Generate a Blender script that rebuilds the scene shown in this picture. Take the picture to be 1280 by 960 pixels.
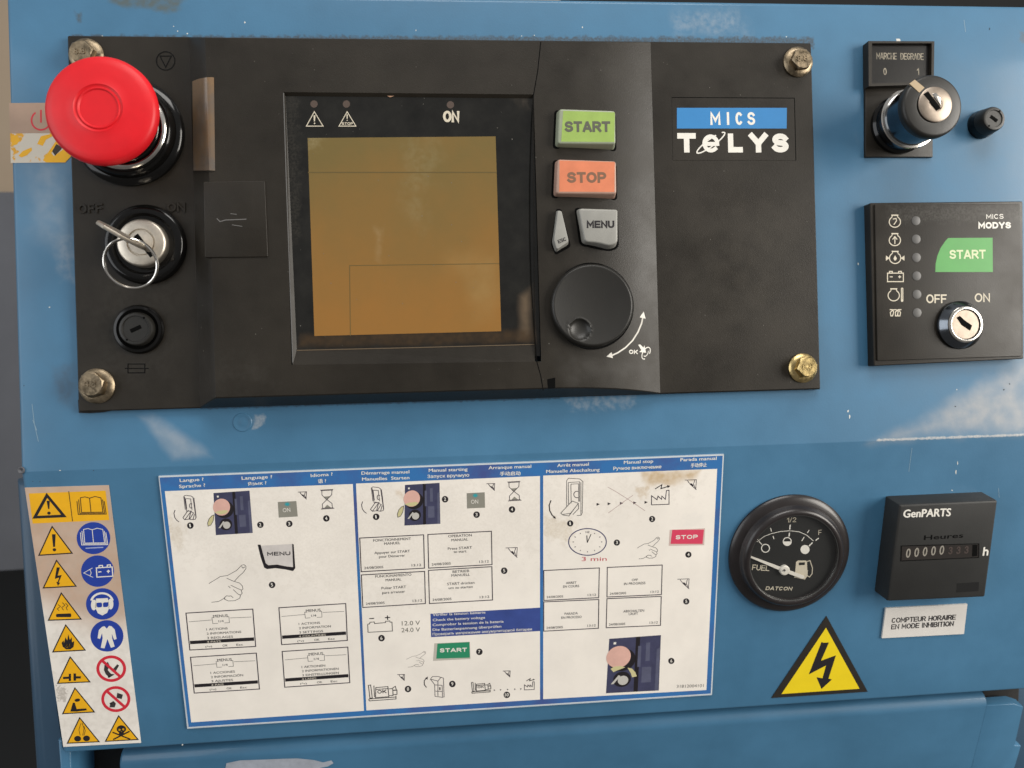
import bpy, bmesh, math, random
from mathutils import Vector, Matrix
random.seed(7)
for o in list(bpy.data.objects): bpy.data.objects.remove(o)
scene = bpy.context.scene
COL = scene.collection

# ------------------------------------------------------------------ camera
# The sheet's upper face is the plane y = 0 (x right, z up, -y towards the viewer), lengths below in mm.
F_PX = 961.0
RC = ((0.9959008, -0.0282476, 0.0859278), (0.0284090, 0.9995962, -0.0006563), (-0.0858746, 0.0030948, 0.9963012))
TILT = math.radians(11.82)            # the lower face of the bent sheet leans back by this much
FOLD_V = -31.94
CAM = Vector((-30.056, 1.083, 348.705))    # (u, v, h)
def W(u, v, h): return Vector((u, -h, v)) * 0.001
def camdir(x, y, z):                  # camera axes -> (u, v, h)
    return Vector((RC[0][0]*x+RC[1][0]*y+RC[2][0]*z, RC[0][1]*x+RC[1][1]*y+RC[2][1]*z, RC[0][2]*x+RC[1][2]*y+RC[2][2]*z))
cd = bpy.data.cameras.new('camera'); cam = bpy.data.objects.new('camera', cd); COL.objects.link(cam)
cd.sensor_fit = 'HORIZONTAL'; cd.sensor_width = 36.0; cd.lens = 36.0*F_PX/1280.0
cd.clip_start = 0.02; cd.clip_end = 50.0
def uvh2b(p): return Vector((p.x, -p.z, p.y))
cx, cy, cz = [uvh2b(camdir(*a)) for a in ((1,0,0),(0,1,0),(0,0,1))]
M = Matrix((cx, cy, cz)).transposed().to_4x4(); M.translation = uvh2b(CAM)*0.001
cam.matrix_world = M
scene.camera = cam
cd.dof.use_dof = True; cd.dof.focus_distance = 0.345; cd.dof.aperture_fstop = 12.0

# ------------------------------------------------------------------ light
wd = bpy.data.worlds.new('World'); scene.world = wd; wd.use_nodes = True
bg = wd.node_tree.nodes['Background']; bg.inputs[1].default_value = 1.0
_n, _l = wd.node_tree.nodes, wd.node_tree.links           # plain shed: pale above, dark floor below
_tc = _n.new('ShaderNodeTexCoord'); _sx = _n.new('ShaderNodeSeparateXYZ'); _mr = _n.new('ShaderNodeMapRange'); _mx = _n.new('ShaderNodeMix'); _mx.data_type = 'RGBA'
_mr.inputs[1].default_value = -0.5; _mr.inputs[2].default_value = 0.3; _mx.inputs[6].default_value = (0.12, 0.115, 0.11, 1); _mx.inputs[7].default_value = (0.34, 0.34, 0.34, 1)
_l.new(_tc.outputs['Generated'], _sx.inputs[0]); _l.new(_sx.outputs[2], _mr.inputs[0]); _l.new(_mr.outputs[0], _mx.inputs[0]); _l.new(_mx.outputs[2], bg.inputs[0])
def area(name, loc, target, size, power, color):
    l = bpy.data.lights.new(name, 'AREA'); l.shape = 'RECTANGLE'; l.size, l.size_y = size; l.energy = power; l.color = color
    o = bpy.data.objects.new(name, l); COL.objects.link(o); o.location = loc
    o.rotation_euler = (Vector(target)-Vector(loc)).to_track_quat('-Z', 'Y').to_euler(); return o
area('daylight_above', (0.15, -0.95, 1.45), (0, 0, 0.0), (1.0, 0.6), 15.5, (1.0, 0.97, 0.93))
area('daylight_right', (1.40, -0.85, 0.22), (0, 0, 0.0), (0.8, 0.9), 29.0, (1.0, 0.95, 0.87))
area('daylight_left', (-1.25, -0.75, 0.15), (0, 0, 0.0), (0.9, 1.1), 7.5, (0.94, 0.97, 1.0))
vs = scene.view_settings; vs.view_transform = 'Standard'; vs.look = 'None'; vs.exposure = 0.0; vs.gamma = 1.0; vs.use_curve_mapping = False

# ------------------------------------------------------------------ frames: pixel of the photograph -> point on a real surface
class Frame:
    def __init__(s, O, Z, N): s.O, s.X, s.Z, s.N = Vector(O), Vector((1,0,0)), Vector(Z), Vector(N)
    def uv(s, px, py, h=0.0):
        d = camdir((px-640)/F_PX, -(py-480)/F_PX, -1.0); o = s.O + s.N*h
        q = CAM + d*((o-CAM).dot(s.N)/d.dot(s.N)) - o
        return (q.x, q.dot(s.Z))
    def w(s, u, v, h):
        p = s.O + s.X*u + s.Z*v + s.N*h; return W(p.x, p.y, p.z)
    def pt(s, px, py, h): return s.w(*s.uv(px, py, h), h)
U = Frame((0,0,0), (0,1,0), (0,0,1))
L = Frame((0,FOLD_V,0), (0,math.cos(TILT),math.sin(TILT)), (0,-math.sin(TILT),math.cos(TILT)))
def crop(ox, oy, s): return lambda x, y: (ox+x/s, oy+y/s)
PX = lambda x, y: (x, y)

# ------------------------------------------------------------------ materials
MATS = {}
def nodes(m): return m.node_tree.nodes, m.node_tree.links
def mat(name, col, rough=0.5, metal=0.0, spec=0.5, coat=0.0, noise=0.0, nscale=300.0, bump=0.0, bscale=2500.0, emit=None, trans=0.0, rnoise=0.0, col2=None, n2=(0.45,0.6)):
    if name in MATS: return MATS[name]
    m = bpy.data.materials.new(name); m.use_nodes = True; n, l = nodes(m); b = n['Principled BSDF']
    b.inputs['Base Color'].default_value = (*col, 1); b.inputs['Roughness'].default_value = rough; b.inputs['Metallic'].default_value = metal
    b.inputs['Specular IOR Level'].default_value = spec; b.inputs['Coat Weight'].default_value = coat; b.inputs['Coat Roughness'].default_value = 0.12
    if trans: b.inputs['Transmission Weight'].default_value = trans
    geo = n.new('ShaderNodeNewGeometry')
    if noise or col2:
        t = n.new('ShaderNodeTexNoise'); t.inputs['Scale'].default_value = nscale; t.inputs['Detail'].default_value = 6; t.inputs['Roughness'].default_value = 0.65
        l.new(geo.outputs['Position'], t.inputs['Vector'])
        mr = n.new('ShaderNodeMapRange'); mr.inputs[1].default_value = n2[0] if col2 else 0.3; mr.inputs[2].default_value = n2[1] if col2 else 0.7
        l.new(t.outputs['Fac'], mr.inputs[0]); mx = n.new('ShaderNodeMix'); mx.data_type = 'RGBA'
        c2 = col2 if col2 else tuple(min(1, c*(1+noise)) for c in col); c1 = col if col2 else tuple(c*(1-noise) for c in col)
        mx.inputs[6].default_value = (*c1, 1); mx.inputs[7].default_value = (*c2, 1)
        l.new(mr.outputs[0], mx.inputs[0]); l.new(mx.outputs[2], b.inputs['Base Color'])
        if rnoise:
            r = n.new('ShaderNodeMapRange'); r.inputs[1].default_value = 0.3; r.inputs[2].default_value = 0.7; r.inputs[3].default_value = rough-rnoise; r.inputs[4].default_value = rough+rnoise
            l.new(t.outputs['Fac'], r.inputs[0]); l.new(r.outputs[0], b.inputs['Roughness'])
    if bump:
        t2 = n.new('ShaderNodeTexNoise'); t2.inputs['Scale'].default_value = bscale; t2.inputs['Detail'].default_value = 3; l.new(geo.outputs['Position'], t2.inputs['Vector'])
        bp = n.new('ShaderNodeBump'); bp.inputs['Strength'].default_value = bump; bp.inputs['Distance'].default_value = 0.0002
        l.new(t2.outputs['Fac'], bp.inputs['Height']); l.new(bp.outputs[0], b.inputs['Normal'])
    if emit: b.inputs['Emission Color'].default_value = (*emit, 1); b.inputs['Emission Strength'].default_value = 1
    MATS[name] = m; return m

def stain_and_glare(m, patch_list):
    """Wear, dirt and painted glare or shade: convex outlines in world mm (x, z), ragged by noise, mixed over the base colour."""
    n, l = nodes(m); b = n['Principled BSDF']; geo = n.new('ShaderNodeNewGeometry')
    sc = n.new('ShaderNodeVectorMath'); sc.operation = 'SCALE'; sc.inputs[3].default_value = 1000.0; l.new(geo.outputs['Position'], sc.inputs[0])
    src = b.inputs['Base Color'].links[0].from_socket; cache = {}
    def noise(sz, det):
        k = min((0.05, 0.14, 0.4, 1.1), key=lambda q: abs(math.log(q/sz)))
        if k not in cache:
            t = n.new('ShaderNodeTexNoise'); t.inputs['Scale'].default_value = k; t.inputs['Detail'].default_value = det-2; t.inputs['Roughness'].default_value = 0.45; l.new(sc.outputs[0], t.inputs['Vector']); cache[k] = t.outputs['Fac']
        return cache[k]
    for (poly, colr, strength, soft, amp, nsc, inner) in patch_list:
        cen = (sum(p[0] for p in poly)/len(poly), sum(p[1] for p in poly)/len(poly)); cur = None
        for i in range(len(poly)):
            a, c = poly[i], poly[(i+1) % len(poly)]; ex, ez = c[0]-a[0], c[1]-a[1]; ln = math.hypot(ex, ez); nx, nz = -ez/ln, ex/ln
            if (cen[0]-a[0])*nx+(cen[1]-a[1])*nz < 0: nx, nz = -nx, -nz
            d = n.new('ShaderNodeVectorMath'); d.operation = 'DOT_PRODUCT'; d.inputs[1].default_value = (nx, 0, nz); l.new(sc.outputs[0], d.inputs[0])
            s = n.new('ShaderNodeMath'); s.operation = 'SUBTRACT'; s.inputs[1].default_value = a[0]*nx+a[1]*nz; l.new(d.outputs['Value'], s.inputs[0])
            if cur is None: cur = s.outputs[0]
            else:
                q = n.new('ShaderNodeMath'); q.operation = 'MINIMUM'; l.new(cur, q.inputs[0]); l.new(s.outputs[0], q.inputs[1]); cur = q.outputs[0]
        a1 = n.new('ShaderNodeMath'); a1.operation = 'MULTIPLY_ADD'; a1.inputs[1].default_value = 2*amp; a1.inputs[2].default_value = -amp; l.new(noise(nsc, 5), a1.inputs[0])
        ad = n.new('ShaderNodeMath'); ad.operation = 'ADD'; l.new(cur, ad.inputs[0]); l.new(a1.outputs[0], ad.inputs[1])
        mr = n.new('ShaderNodeMapRange'); mr.interpolation_type = 'SMOOTHSTEP'; mr.inputs[1].default_value = -soft*0.3; mr.inputs[2].default_value = soft; mr.inputs[4].default_value = strength; l.new(ad.outputs[0], mr.inputs[0])
        m3 = n.new('ShaderNodeMapRange'); m3.inputs[1].default_value = 0.34; m3.inputs[2].default_value = 0.64; m3.inputs[3].default_value = 1-inner; l.new(noise(nsc*2.6, 5), m3.inputs[0])
        mu = n.new('ShaderNodeMath'); mu.operation = 'MULTIPLY'; l.new(mr.outputs[0], mu.inputs[0]); l.new(m3.outputs[0], mu.inputs[1])
        mx = n.new('ShaderNodeMix'); mx.data_type = 'RGBA'; mx.inputs[7].default_value = (*colr, 1); l.new(mu.outputs[0], mx.inputs[0]); l.new(src, mx.inputs[6]); src = mx.outputs[2]
    l.new(src, b.inputs['Base Color'])

BLUE = (0.051, 0.161, 0.280)
paint = mat('blue_paint', BLUE, rough=0.50, coat=0.24, spec=0.42, noise=0.13, nscale=16, bump=0.16, bscale=1100, rnoise=0.09)
def pxpoly(fr, pts, h=0):
    out = []
    for p in pts:
        w_ = fr.pt(p[0], p[1], h); out.append((w_.x*1000, w_.z*1000))
    return out
PALE = (0.34, 0.38, 0.42); CREAM = (0.46, 0.43, 0.40)  # tones for pale wear and painted glare
stain_and_glare(paint, [
    (pxpoly(U, [(26,170),(92,195),(96,300),(80,330),(30,290)]), PALE, 0.40, 12, 6, 0.05, 0.5),  # whitish reflection at the left, painted into the colour
    (pxpoly(U, [(60,290),(96,290),(97,360),(80,350)]), PALE, 0.4, 5, 6, 0.12, 0.6),
    (pxpoly(U, [(172,520),(238,516),(262,560),(286,574),(216,576)]), PALE, 0.58, 4.5, 3.5, 0.05, 0.4),  # part scuffed residue, part reflection painted in
    (pxpoly(U, [(318,518),(334,518),(330,533),(314,538)]), PALE, 0.7, 1.2, 1.6, 0.5, 0.4),
    (pxpoly(U, [(1098,551),(1160,515),(1290,440),(1290,535),(1278,546)]), CREAM, 0.62, 9, 7, 0.05, 0.4),  # cream reflection above the fold, painted as colour
    (pxpoly(U, [(1095,548.5),(1300,541),(1300,544.5),(1095,552)]), (0.60,0.56,0.50), 0.7, 0.5, 0.8, 0.3, 0.5),  # highlight along the fold, painted as a pale line
    (pxpoly(U, [(835,12),(925,6),(940,48),(840,48)]), PALE, 0.4, 9, 6, 0.16, 0.8),
    (pxpoly(U, [(700,492),(800,490),(790,512),(715,514)]), PALE, 0.4, 4, 3, 0.25, 0.85),
    (pxpoly(U, [(118,-10),(236,-10),(226,12),(150,14)]), (0.085,0.10,0.085), 0.85, 2.5, 5, 0.22, 0.5),
    (pxpoly(U, [(92,14),(104,14),(102,28),(96,28)]), (0.06,0.07,0.07), 0.7, 1.5, 2.0, 0.5, 0.4),
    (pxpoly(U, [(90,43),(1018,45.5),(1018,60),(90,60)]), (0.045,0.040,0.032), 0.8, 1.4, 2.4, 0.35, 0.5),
    (pxpoly(U, [(60,455),(96,450),(96,512),(70,505)]), (0.05,0.075,0.11), 0.55, 5, 5, 0.15, 0.4),
    (pxpoly(U, [(1274,38),(1290,38),(1290,56),(1274,54)]), (0.10,0.12,0.13), 0.7, 1.5, 3, 0.4, 0.4),
    (pxpoly(U, [(250,503),(700,487),(700,499),(250,512)]), (0.03,0.05,0.075), 0.75, 0.6, 1.2, 0.5, 0.5),  # shade under the unit's raised middle, painted as a navy strip
    (pxpoly(U, [(1060,60),(1280,60),(1280,240),(1060,240)]), (0.14,0.22,0.29), 0.15, 30, 30, 0.05, 0.6),
])
black = mat('black_textured_plastic', (0.0165,0.0130,0.0085), rough=0.44, rnoise=0.08, noise=0.30, nscale=26, bump=0.25, bscale=2200, spec=0.36)
stain_and_glare(black, [(pxpoly(U, [(690,70),(815,70),(818,130),(690,130)]), (0.040,0.036,0.030), 0.35, 14, 10, 0.05, 0.7), (pxpoly(U, [(690,440),(820,440),(820,490),(700,485)]), (0.060,0.056,0.050), 0.5, 10, 8, 0.05, 0.8),
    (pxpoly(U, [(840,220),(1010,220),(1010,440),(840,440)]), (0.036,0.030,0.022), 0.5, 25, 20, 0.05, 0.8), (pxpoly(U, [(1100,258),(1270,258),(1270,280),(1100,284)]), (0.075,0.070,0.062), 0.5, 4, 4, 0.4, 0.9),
    (pxpoly(U, [(255,440),(360,440),(360,495),(255,495)]), (0.032,0.028,0.022), 0.5, 10, 10, 0.14, 0.8), (pxpoly(U, [(105,330),(240,330),(240,500),(110,505)]), (0.030,0.026,0.020), 0.4, 12, 14, 0.14, 0.9)])
gloss = mat('black_gloss_plastic', (0.004,0.0038,0.0036), rough=0.13, spec=0.35, noise=0.2, nscale=120)
rubber = mat('black_rubber', (0.014,0.013,0.012), rough=0.8, noise=0.3, nscale=200, bump=0.4, bscale=1200)
knobm = mat('black_dial_plastic', (0.017,0.0158,0.0135), rough=0.42, noise=0.15, nscale=60, bump=0.18, bscale=2600)
red = mat('red_plastic', (0.68,0.010,0.017), rough=0.42, spec=0.35, noise=0.06, nscale=90, bump=0.05, bscale=900)
chrome = mat('chrome', (0.72,0.69,0.64), rough=0.16, metal=1.0, noise=0.08, nscale=150)
dchrome = mat('dark_chrome', (0.14,0.155,0.175), rough=0.16, metal=1.0, noise=0.2, nscale=90)
nickel = mat('brushed_nickel', (0.66,0.60,0.51), rough=0.44, metal=1.0, noise=0.14, nscale=260, bump=0.12, bscale=1500)
facenickel = mat('lock_face_nickel', (0.34,0.285,0.235), rough=0.45, metal=1.0, noise=0.14, nscale=260, bump=0.1, bscale=1500)
zinc = mat('yellow_zinc', (0.58,0.44,0.20), rough=0.33, metal=1.0, noise=0.35, nscale=330, bump=0.3, bscale=900, rnoise=0.12)
zincold = mat('tarnished_zinc', (0.27,0.215,0.145), rough=0.42, metal=1.0, noise=0.45, nscale=380, bump=0.45, bscale=900, rnoise=0.12)
slot = mat('slot_black', (0.004,0.004,0.004), rough=0.8, spec=0.05)
tan = mat('tan_reflection_strip', (0.20,0.125,0.065), rough=0.35, noise=0.45, nscale=28, coat=0.3, col2=(0.11,0.10,0.092), n2=(0.45,0.66))  # tan reflection put into the grip's base colour
window = mat('display_window', (0.010,0.0095,0.008), rough=0.12, noise=0.5, nscale=80, rnoise=0.05)
lcd = mat('lcd_glass', (0.275,0.132,0.030), rough=0.25, noise=0.0, nscale=11, col2=(0.160,0.114,0.036), n2=(0.40,0.60), bump=0.02)
def lcd_tint(m):                                     # film tint plus a warm reflection, painted as amber turning olive upward
    n, l = nodes(m); mr = [q for q in n if q.type == 'MAP_RANGE'][0]; geo = n.new('ShaderNodeNewGeometry'); sx = n.new('ShaderNodeSeparateXYZ'); l.new(geo.outputs['Position'], sx.inputs[0])
    r = n.new('ShaderNodeMapRange'); r.inputs[1].default_value = 0.035; r.inputs[2].default_value = 0.105; l.new(sx.outputs[2], r.inputs[0])
    a = n.new('ShaderNodeMath'); a.operation = 'MULTIPLY_ADD'; a.inputs[1].default_value = 0.35; l.new(mr.outputs[0], a.inputs[0])
    b = n.new('ShaderNodeMath'); b.operation = 'MULTIPLY'; b.inputs[1].default_value = 0.75; l.new(r.outputs[0], b.inputs[0]); l.new(b.outputs[0], a.inputs[2])
    mx = [q for q in n if q.type == 'MIX'][0]; l.new(a.outputs[0], mx.inputs[0])
lcd_tint(lcd)
stain_and_glare(lcd, [(pxpoly(U, [(385,172),(420,172),(405,195),(388,200)]), (0.30,0.25,0.13), 0.45, 4, 4, 0.4, 0.6), (pxpoly(U, [(505,172),(560,172),(535,300),(500,290)]), (0.27,0.22,0.11), 0.30, 9, 9, 0.14, 0.8),
    (pxpoly(U, [(470,290),(482,292),(480,335),(472,330)]), (0.36,0.27,0.14), 0.25, 2, 3, 0.14, 0.6), (pxpoly(U, [(560,330),(626,310),(626,412),(590,405)]), (0.36,0.25,0.10), 0.3, 10, 10, 0.05, 0.5)])
stain_and_glare(window, [(pxpoly(U, [(644,372),(662,360),(668,430),(641,430)]), (0.17,0.12,0.075), 0.7, 4.0, 2.5, 0.05, 0.4), (pxpoly(U, [(630,124),(664,124),(662,150),(645,150)]), (0.075,0.062,0.048), 0.7, 4, 4, 0.14, 0.6),  # tan patch at lower right is a painted reflection
    (pxpoly(U, [(380,418),(665,412),(668,432),(374,438)]), (0.050,0.030,0.014), 0.8, 2.5, 1.5, 0.14, 0.4), (pxpoly(U, [(358,122),(380,122),(384,300),(366,330)]), (0.045,0.040,0.032), 0.5, 4, 5, 0.4, 0.9)])  # brown lower strip is an amber reflection painted in
lcdline = mat('lcd_ghost_line', (0.12,0.085,0.028), rough=0.3)
lampoff = mat('lamp_off', (0.085,0.060,0.048), rough=0.35)
lampgrey = mat('lamp_grey', (0.085,0.083,0.080), rough=0.45, noise=0.15, nscale=300)
inkw = mat('ink_white', (0.78,0.75,0.68), rough=0.5, noise=0.05, nscale=700)
inkc = mat('ink_cream', (0.60,0.54,0.42), rough=0.5, noise=0.06, nscale=700)
inkk = mat('ink_black', (0.014,0.011,0.014), rough=0.45)
inkp = mat('ink_purple_black', (0.030,0.020,0.035), rough=0.5)
inkg = mat('ink_grey', (0.075,0.07,0.07), rough=0.5)
edgegrey = mat('edge_line_grey', (0.13,0.125,0.12), rough=0.5)
inklg = mat('ink_line_grey', (0.28,0.25,0.23), rough=0.5)
keygrey = mat('keycap_grey', (0.30,0.295,0.27), rough=0.45, noise=0.08, nscale=130, bump=0.08)
keyg = mat('keycap_green', (0.295,0.43,0.095), rough=0.5, noise=0.10, nscale=130)
keyo = mat('keycap_orange', (0.66,0.205,0.100), rough=0.5, noise=0.10, nscale=130)
keyrim_g = mat('keycap_rim_green', (0.30,0.33,0.24), rough=0.4, noise=0.07, nscale=130)
keyrim_o = mat('keycap_rim_orange', (0.42,0.27,0.21), rough=0.4, noise=0.07, nscale=130)
inkdg = mat('ink_dark_grey', (0.10,0.10,0.075), rough=0.5)
inkdo = mat('ink_dark_brown', (0.20,0.11,0.065), rough=0.5)
plateblue = mat('plate_blue', (0.035,0.215,0.50), rough=0.4, noise=0.04, nscale=90)
modgreen = mat('label_green', (0.065,0.32,0.060), rough=0.4, noise=0.06, nscale=90)
decalwhite = mat('decal_cream', (0.86,0.805,0.73), rough=0.42, noise=0.06, nscale=40, coat=0.1, rnoise=0.05)
stain_and_glare(decalwhite, [
    (pxpoly(L, [(800,587),(880,584),(872,600),(806,612)]), (0.55,0.39,0.21), 0.9, 3.0, 3, 0.14, 0.35),
    (pxpoly(L, [(792,608),(815,605),(808,622),(798,624)]), (0.55,0.40,0.23), 0.5, 2.0, 3, 0.4, 0.4),
    (pxpoly(L, [(676,640),(720,650),(715,680),(678,672)]), (0.58,0.48,0.34), 0.45, 3, 4, 0.3, 0.5),
    (pxpoly(L, [(208,640),(235,655),(230,690),(214,680)]), (0.58,0.48,0.34), 0.4, 3, 4, 0.3, 0.5),
    (pxpoly(L, [(495,608),(508,612),(505,625),(494,618)]), (0.58,0.42,0.25), 0.5, 2, 2, 0.4, 0.4),
    (pxpoly(L, [(210,610),(880,590),(870,600),(500,760),(215,700)]), (0.56,0.50,0.42), 0.16, 8, 40, 0.4, 0.9),
    (pxpoly(L, [(850,640),(880,640),(880,660),(850,660)]), (0.78,0.74,0.68), 0.5, 3, 3, 0.3, 0.3),
])
decaledge = mat('decal_edge', (0.50,0.55,0.60), rough=0.3, noise=0.1, nscale=200)
decalblue = mat('decal_blue', (0.036,0.165,0.42), rough=0.36, nscale=26, noise=0.0, col2=(0.060,0.090,0.27), n2=(0.44,0.66))
navy = mat('print_navy', (0.050,0.052,0.105), rough=0.45, noise=0.15, nscale=250)
navyl = mat('print_navy_light', (0.095,0.10,0.16), rough=0.45, noise=0.15, nscale=250)
pink = mat('print_pink', (0.70,0.42,0.35), rough=0.45, noise=0.08, nscale=160)
pinkred = mat('print_stop_red', (0.66,0.055,0.115), rough=0.45, noise=0.05, nscale=160)
paleyel = mat('print_pale_yellow', (0.58,0.53,0.28), rough=0.45)
teal = mat('print_teal', (0.03,0.33,0.37), rough=0.45)
printgrey = mat('print_grey', (0.26,0.25,0.21), rough=0.45, noise=0.05, nscale=160)
green2 = mat('print_green', (0.025,0.25,0.125), rough=0.45)
inkred = mat('print_red', (0.50,0.045,0.075), rough=0.45)
warnwhite = mat('warning_white', (0.84,0.79,0.72), rough=0.36, noise=0.04, nscale=60, coat=0.2)
stain_and_glare(warnwhite, [
    (pxpoly(L, [(-120,480),(280,480),(280,765),(120,800),(-120,700)]), (0.50,0.33,0.225), 0.92, 16, 6, 0.06, 0.12),  # tan reflection over the upper half, painted in
    (pxpoly(L, [(70,855),(84,860),(84,878),(72,876)]), (0.30,0.26,0.22), 0.6, 1, 2.5, 0.7, 0.5),
    (pxpoly(L, [(40,615),(170,610),(178,930),(85,930)]), (0.46,0.41,0.35), 0.22, 4, 30, 0.22, 0.9),
])
warnyel = mat('warning_yellow', (0.83,0.43,0.010), rough=0.4, noise=0.06, nscale=120)
hvyel = mat('high_voltage_yellow', (0.80,0.60,0.012), rough=0.4, noise=0.03, nscale=120)
warnblue = mat('warning_blue', (0.018,0.050,0.33), rough=0.4, noise=0.05, nscale=120)
warnred = mat('warning_red', (0.62,0.025,0.045), rough=0.4)
foil = mat('tan_foil', (0.40,0.275,0.20), rough=0.4, noise=0.08, nscale=90, coat=0.2)
peel = mat('peeled_foil', (0.62,0.57,0.48), rough=0.4, col2=(0.72,0.36,0.02), nscale=95, n2=(0.535,0.56))
needle = mat('needle_white', (0.74,0.70,0.62), rough=0.45)
bezel = mat('gauge_bezel', (0.020,0.0165,0.0165), rough=0.30, noise=0.3, nscale=60, bump=0.05, bscale=700)
dial = mat('gauge_dial', (0.010,0.0105,0.010), rough=0.5)
wallm = mat('tan_wall', (0.36,0.28,0.20), rough=0.8, noise=0.08, nscale=5)
darkm = mat('shaded_steel', (0.085,0.088,0.100), rough=0.6, noise=0.1, nscale=12)
darknavy = mat('shaded_blue_steel', (0.030,0.075,0.13), rough=0.45, noise=0.1, nscale=20)  # blue paint with its shade put into the colour
voidm = mat('dark_interior', (0.008,0.009,0.010), rough=0.8)
whitelab = mat('torn_label_white', (0.38,0.41,0.47), rough=0.5, noise=0.15, nscale=160)

def pane(name, rough=0.04, ior=1.45):
    m = bpy.data.materials.new(name); m.use_nodes = True; n, l = nodes(m); n.remove(n['Principled BSDF']); out = n['Material Output']
    tr = n.new('ShaderNodeBsdfTransparent'); gl = n.new('ShaderNodeBsdfGlossy'); gl.inputs['Roughness'].default_value = rough; lw = n.new('ShaderNodeLayerWeight'); lw.inputs['Blend'].default_value = 0.25; fr = n.new('ShaderNodeMath'); fr.operation = 'MULTIPLY_ADD'; fr.inputs[1].default_value = 0.30; fr.inputs[2].default_value = 0.045; l.new(lw.outputs['Facing'], fr.inputs[0])
    mx = n.new('ShaderNodeMixShader'); l.new(fr.outputs[0], mx.inputs[0]); l.new(tr.outputs[0], mx.inputs[1]); l.new(gl.outputs[0], mx.inputs[2]); l.new(mx.outputs[0], out.inputs['Surface']); return m
lens = pane('gauge_lens')
# ------------------------------------------------------------------ objects
def thing(name, label, cat, loc, group=None):
    o = bpy.data.objects.new(name, None); COL.objects.link(o); o.location = loc; o.empty_display_size = 0.01
    o['label'] = label; o['category'] = cat
    if group: o['group'] = group
    return o
def root_of(p):
    while p.parent: p = p.parent
    return p
def obj(name, bm, m, parent=None, angle=32, smooth=True, label=None):
    bmesh.ops.recalc_face_normals(bm, faces=bm.faces[:])
    if smooth:
        for f in bm.faces: f.smooth = True
        for e in bm.edges:
            if len(e.link_faces) == 2 and e.calc_face_angle(0) > math.radians(angle): e.smooth = False
    off = root_of(parent).location if parent else Vector((0,0,0))
    for v in bm.verts: v.co -= off
    me = bpy.data.meshes.new(name); bm.to_mesh(me); bm.free(); me.materials.append(m)
    o = bpy.data.objects.new(name, me); COL.objects.link(o)
    if parent: o.parent = parent
    if label: o['label'] = label
    return o
def struct(o): o['kind'] = 'structure'; return o

def flat(name, fr, pts, h, m, parent, c=PX):
    bm = bmesh.new(); bm.faces.new([bm.verts.new(fr.pt(*c(*p), h)) for p in pts])
    bm.normal_update(); bmesh.ops.triangulate(bm, faces=bm.faces[:], ngon_method='EAR_CLIP'); return obj(name, bm, m, parent, smooth=False)
def flats(name, fr, polys, h, m, parent, c=PX):      # one printed picture made of several patches of one ink
    bm = bmesh.new()
    for pts in polys: bm.faces.new([bm.verts.new(fr.pt(*c(*p), h)) for p in pts])
    bm.normal_update(); bmesh.ops.triangulate(bm, faces=bm.faces[:], ngon_method='EAR_CLIP'); return obj(name, bm, m, parent, smooth=False)
def uvs(fr, pts, h, c=PX): return [fr.uv(*c(*p), h) for p in pts]
def prism_uv(name, fr, uvl, h0, h1, m, parent, bevel=0.0, seg=3, draft=0.0, label=None):
    """outline (mm in the frame) at h1 pulled straight down to h0, front edge rounded; draft widens the foot"""
    bm = bmesh.new(); n = len(uvl); cu = sum(p[0] for p in uvl)/n; cv = sum(p[1] for p in uvl)/n
    def grow(p):
        dx, dy = p[0]-cu, p[1]-cv; ln = math.hypot(dx, dy) or 1; return (p[0]+dx/ln*draft, p[1]+dy/ln*draft)
    t = [bm.verts.new(fr.w(*p, h1)) for p in uvl]; b = [bm.verts.new(fr.w(*grow(p), h0)) for p in uvl]
    ft = bm.faces.new(t); bm.faces.new(b[::-1])
    for i in range(n): bm.faces.new((t[i], b[i], b[(i+1)%n], t[(i+1)%n]))
    bmesh.ops.recalc_face_normals(bm, faces=bm.faces[:])
    if bevel: bmesh.ops.bevel(bm, geom=list(ft.edges), offset=bevel*0.001, segments=seg, profile=0.5, affect='EDGES', clamp_overlap=True)
    return obj(name, bm, m, parent, angle=40, label=label)
def prism(name, fr, pts, h0, h1, m, parent, c=PX, **k): return prism_uv(name, fr, uvs(fr, pts, h1, c), h0, h1, m, parent, **k)
def roundrect(pts, r, seg=4):
    out = []; n = len(pts)
    for i in range(n):
        p, a, b = Vector(pts[i]), Vector(pts[i-1]), Vector(pts[(i+1)%n]); ri = r[i] if isinstance(r, (list,tuple)) else r
        da, db = (a-p).normalized(), (b-p).normalized()
        p0, p1 = p+da*ri, p+db*ri
        for k in range(seg+1):
            t = k/seg; out.append(tuple((1-t)**2*p0+2*t*(1-t)*p+t*t*p1))
    return out
def ell(x, y, rx, ry=None, n=36, a0=0, a1=360, rot=0):
    ry = ry or rx; full = abs(a1-a0) >= 360; out = []; cr, sr = math.cos(math.radians(rot)), math.sin(math.radians(rot))
    for i in range(n if full else n+1):
        a = math.radians(a0+(a1-a0)*i/n); dx, dy = rx*math.cos(a), ry*math.sin(a); out.append((x+dx*cr-dy*sr, y+dx*sr+dy*cr))
    return out
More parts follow.
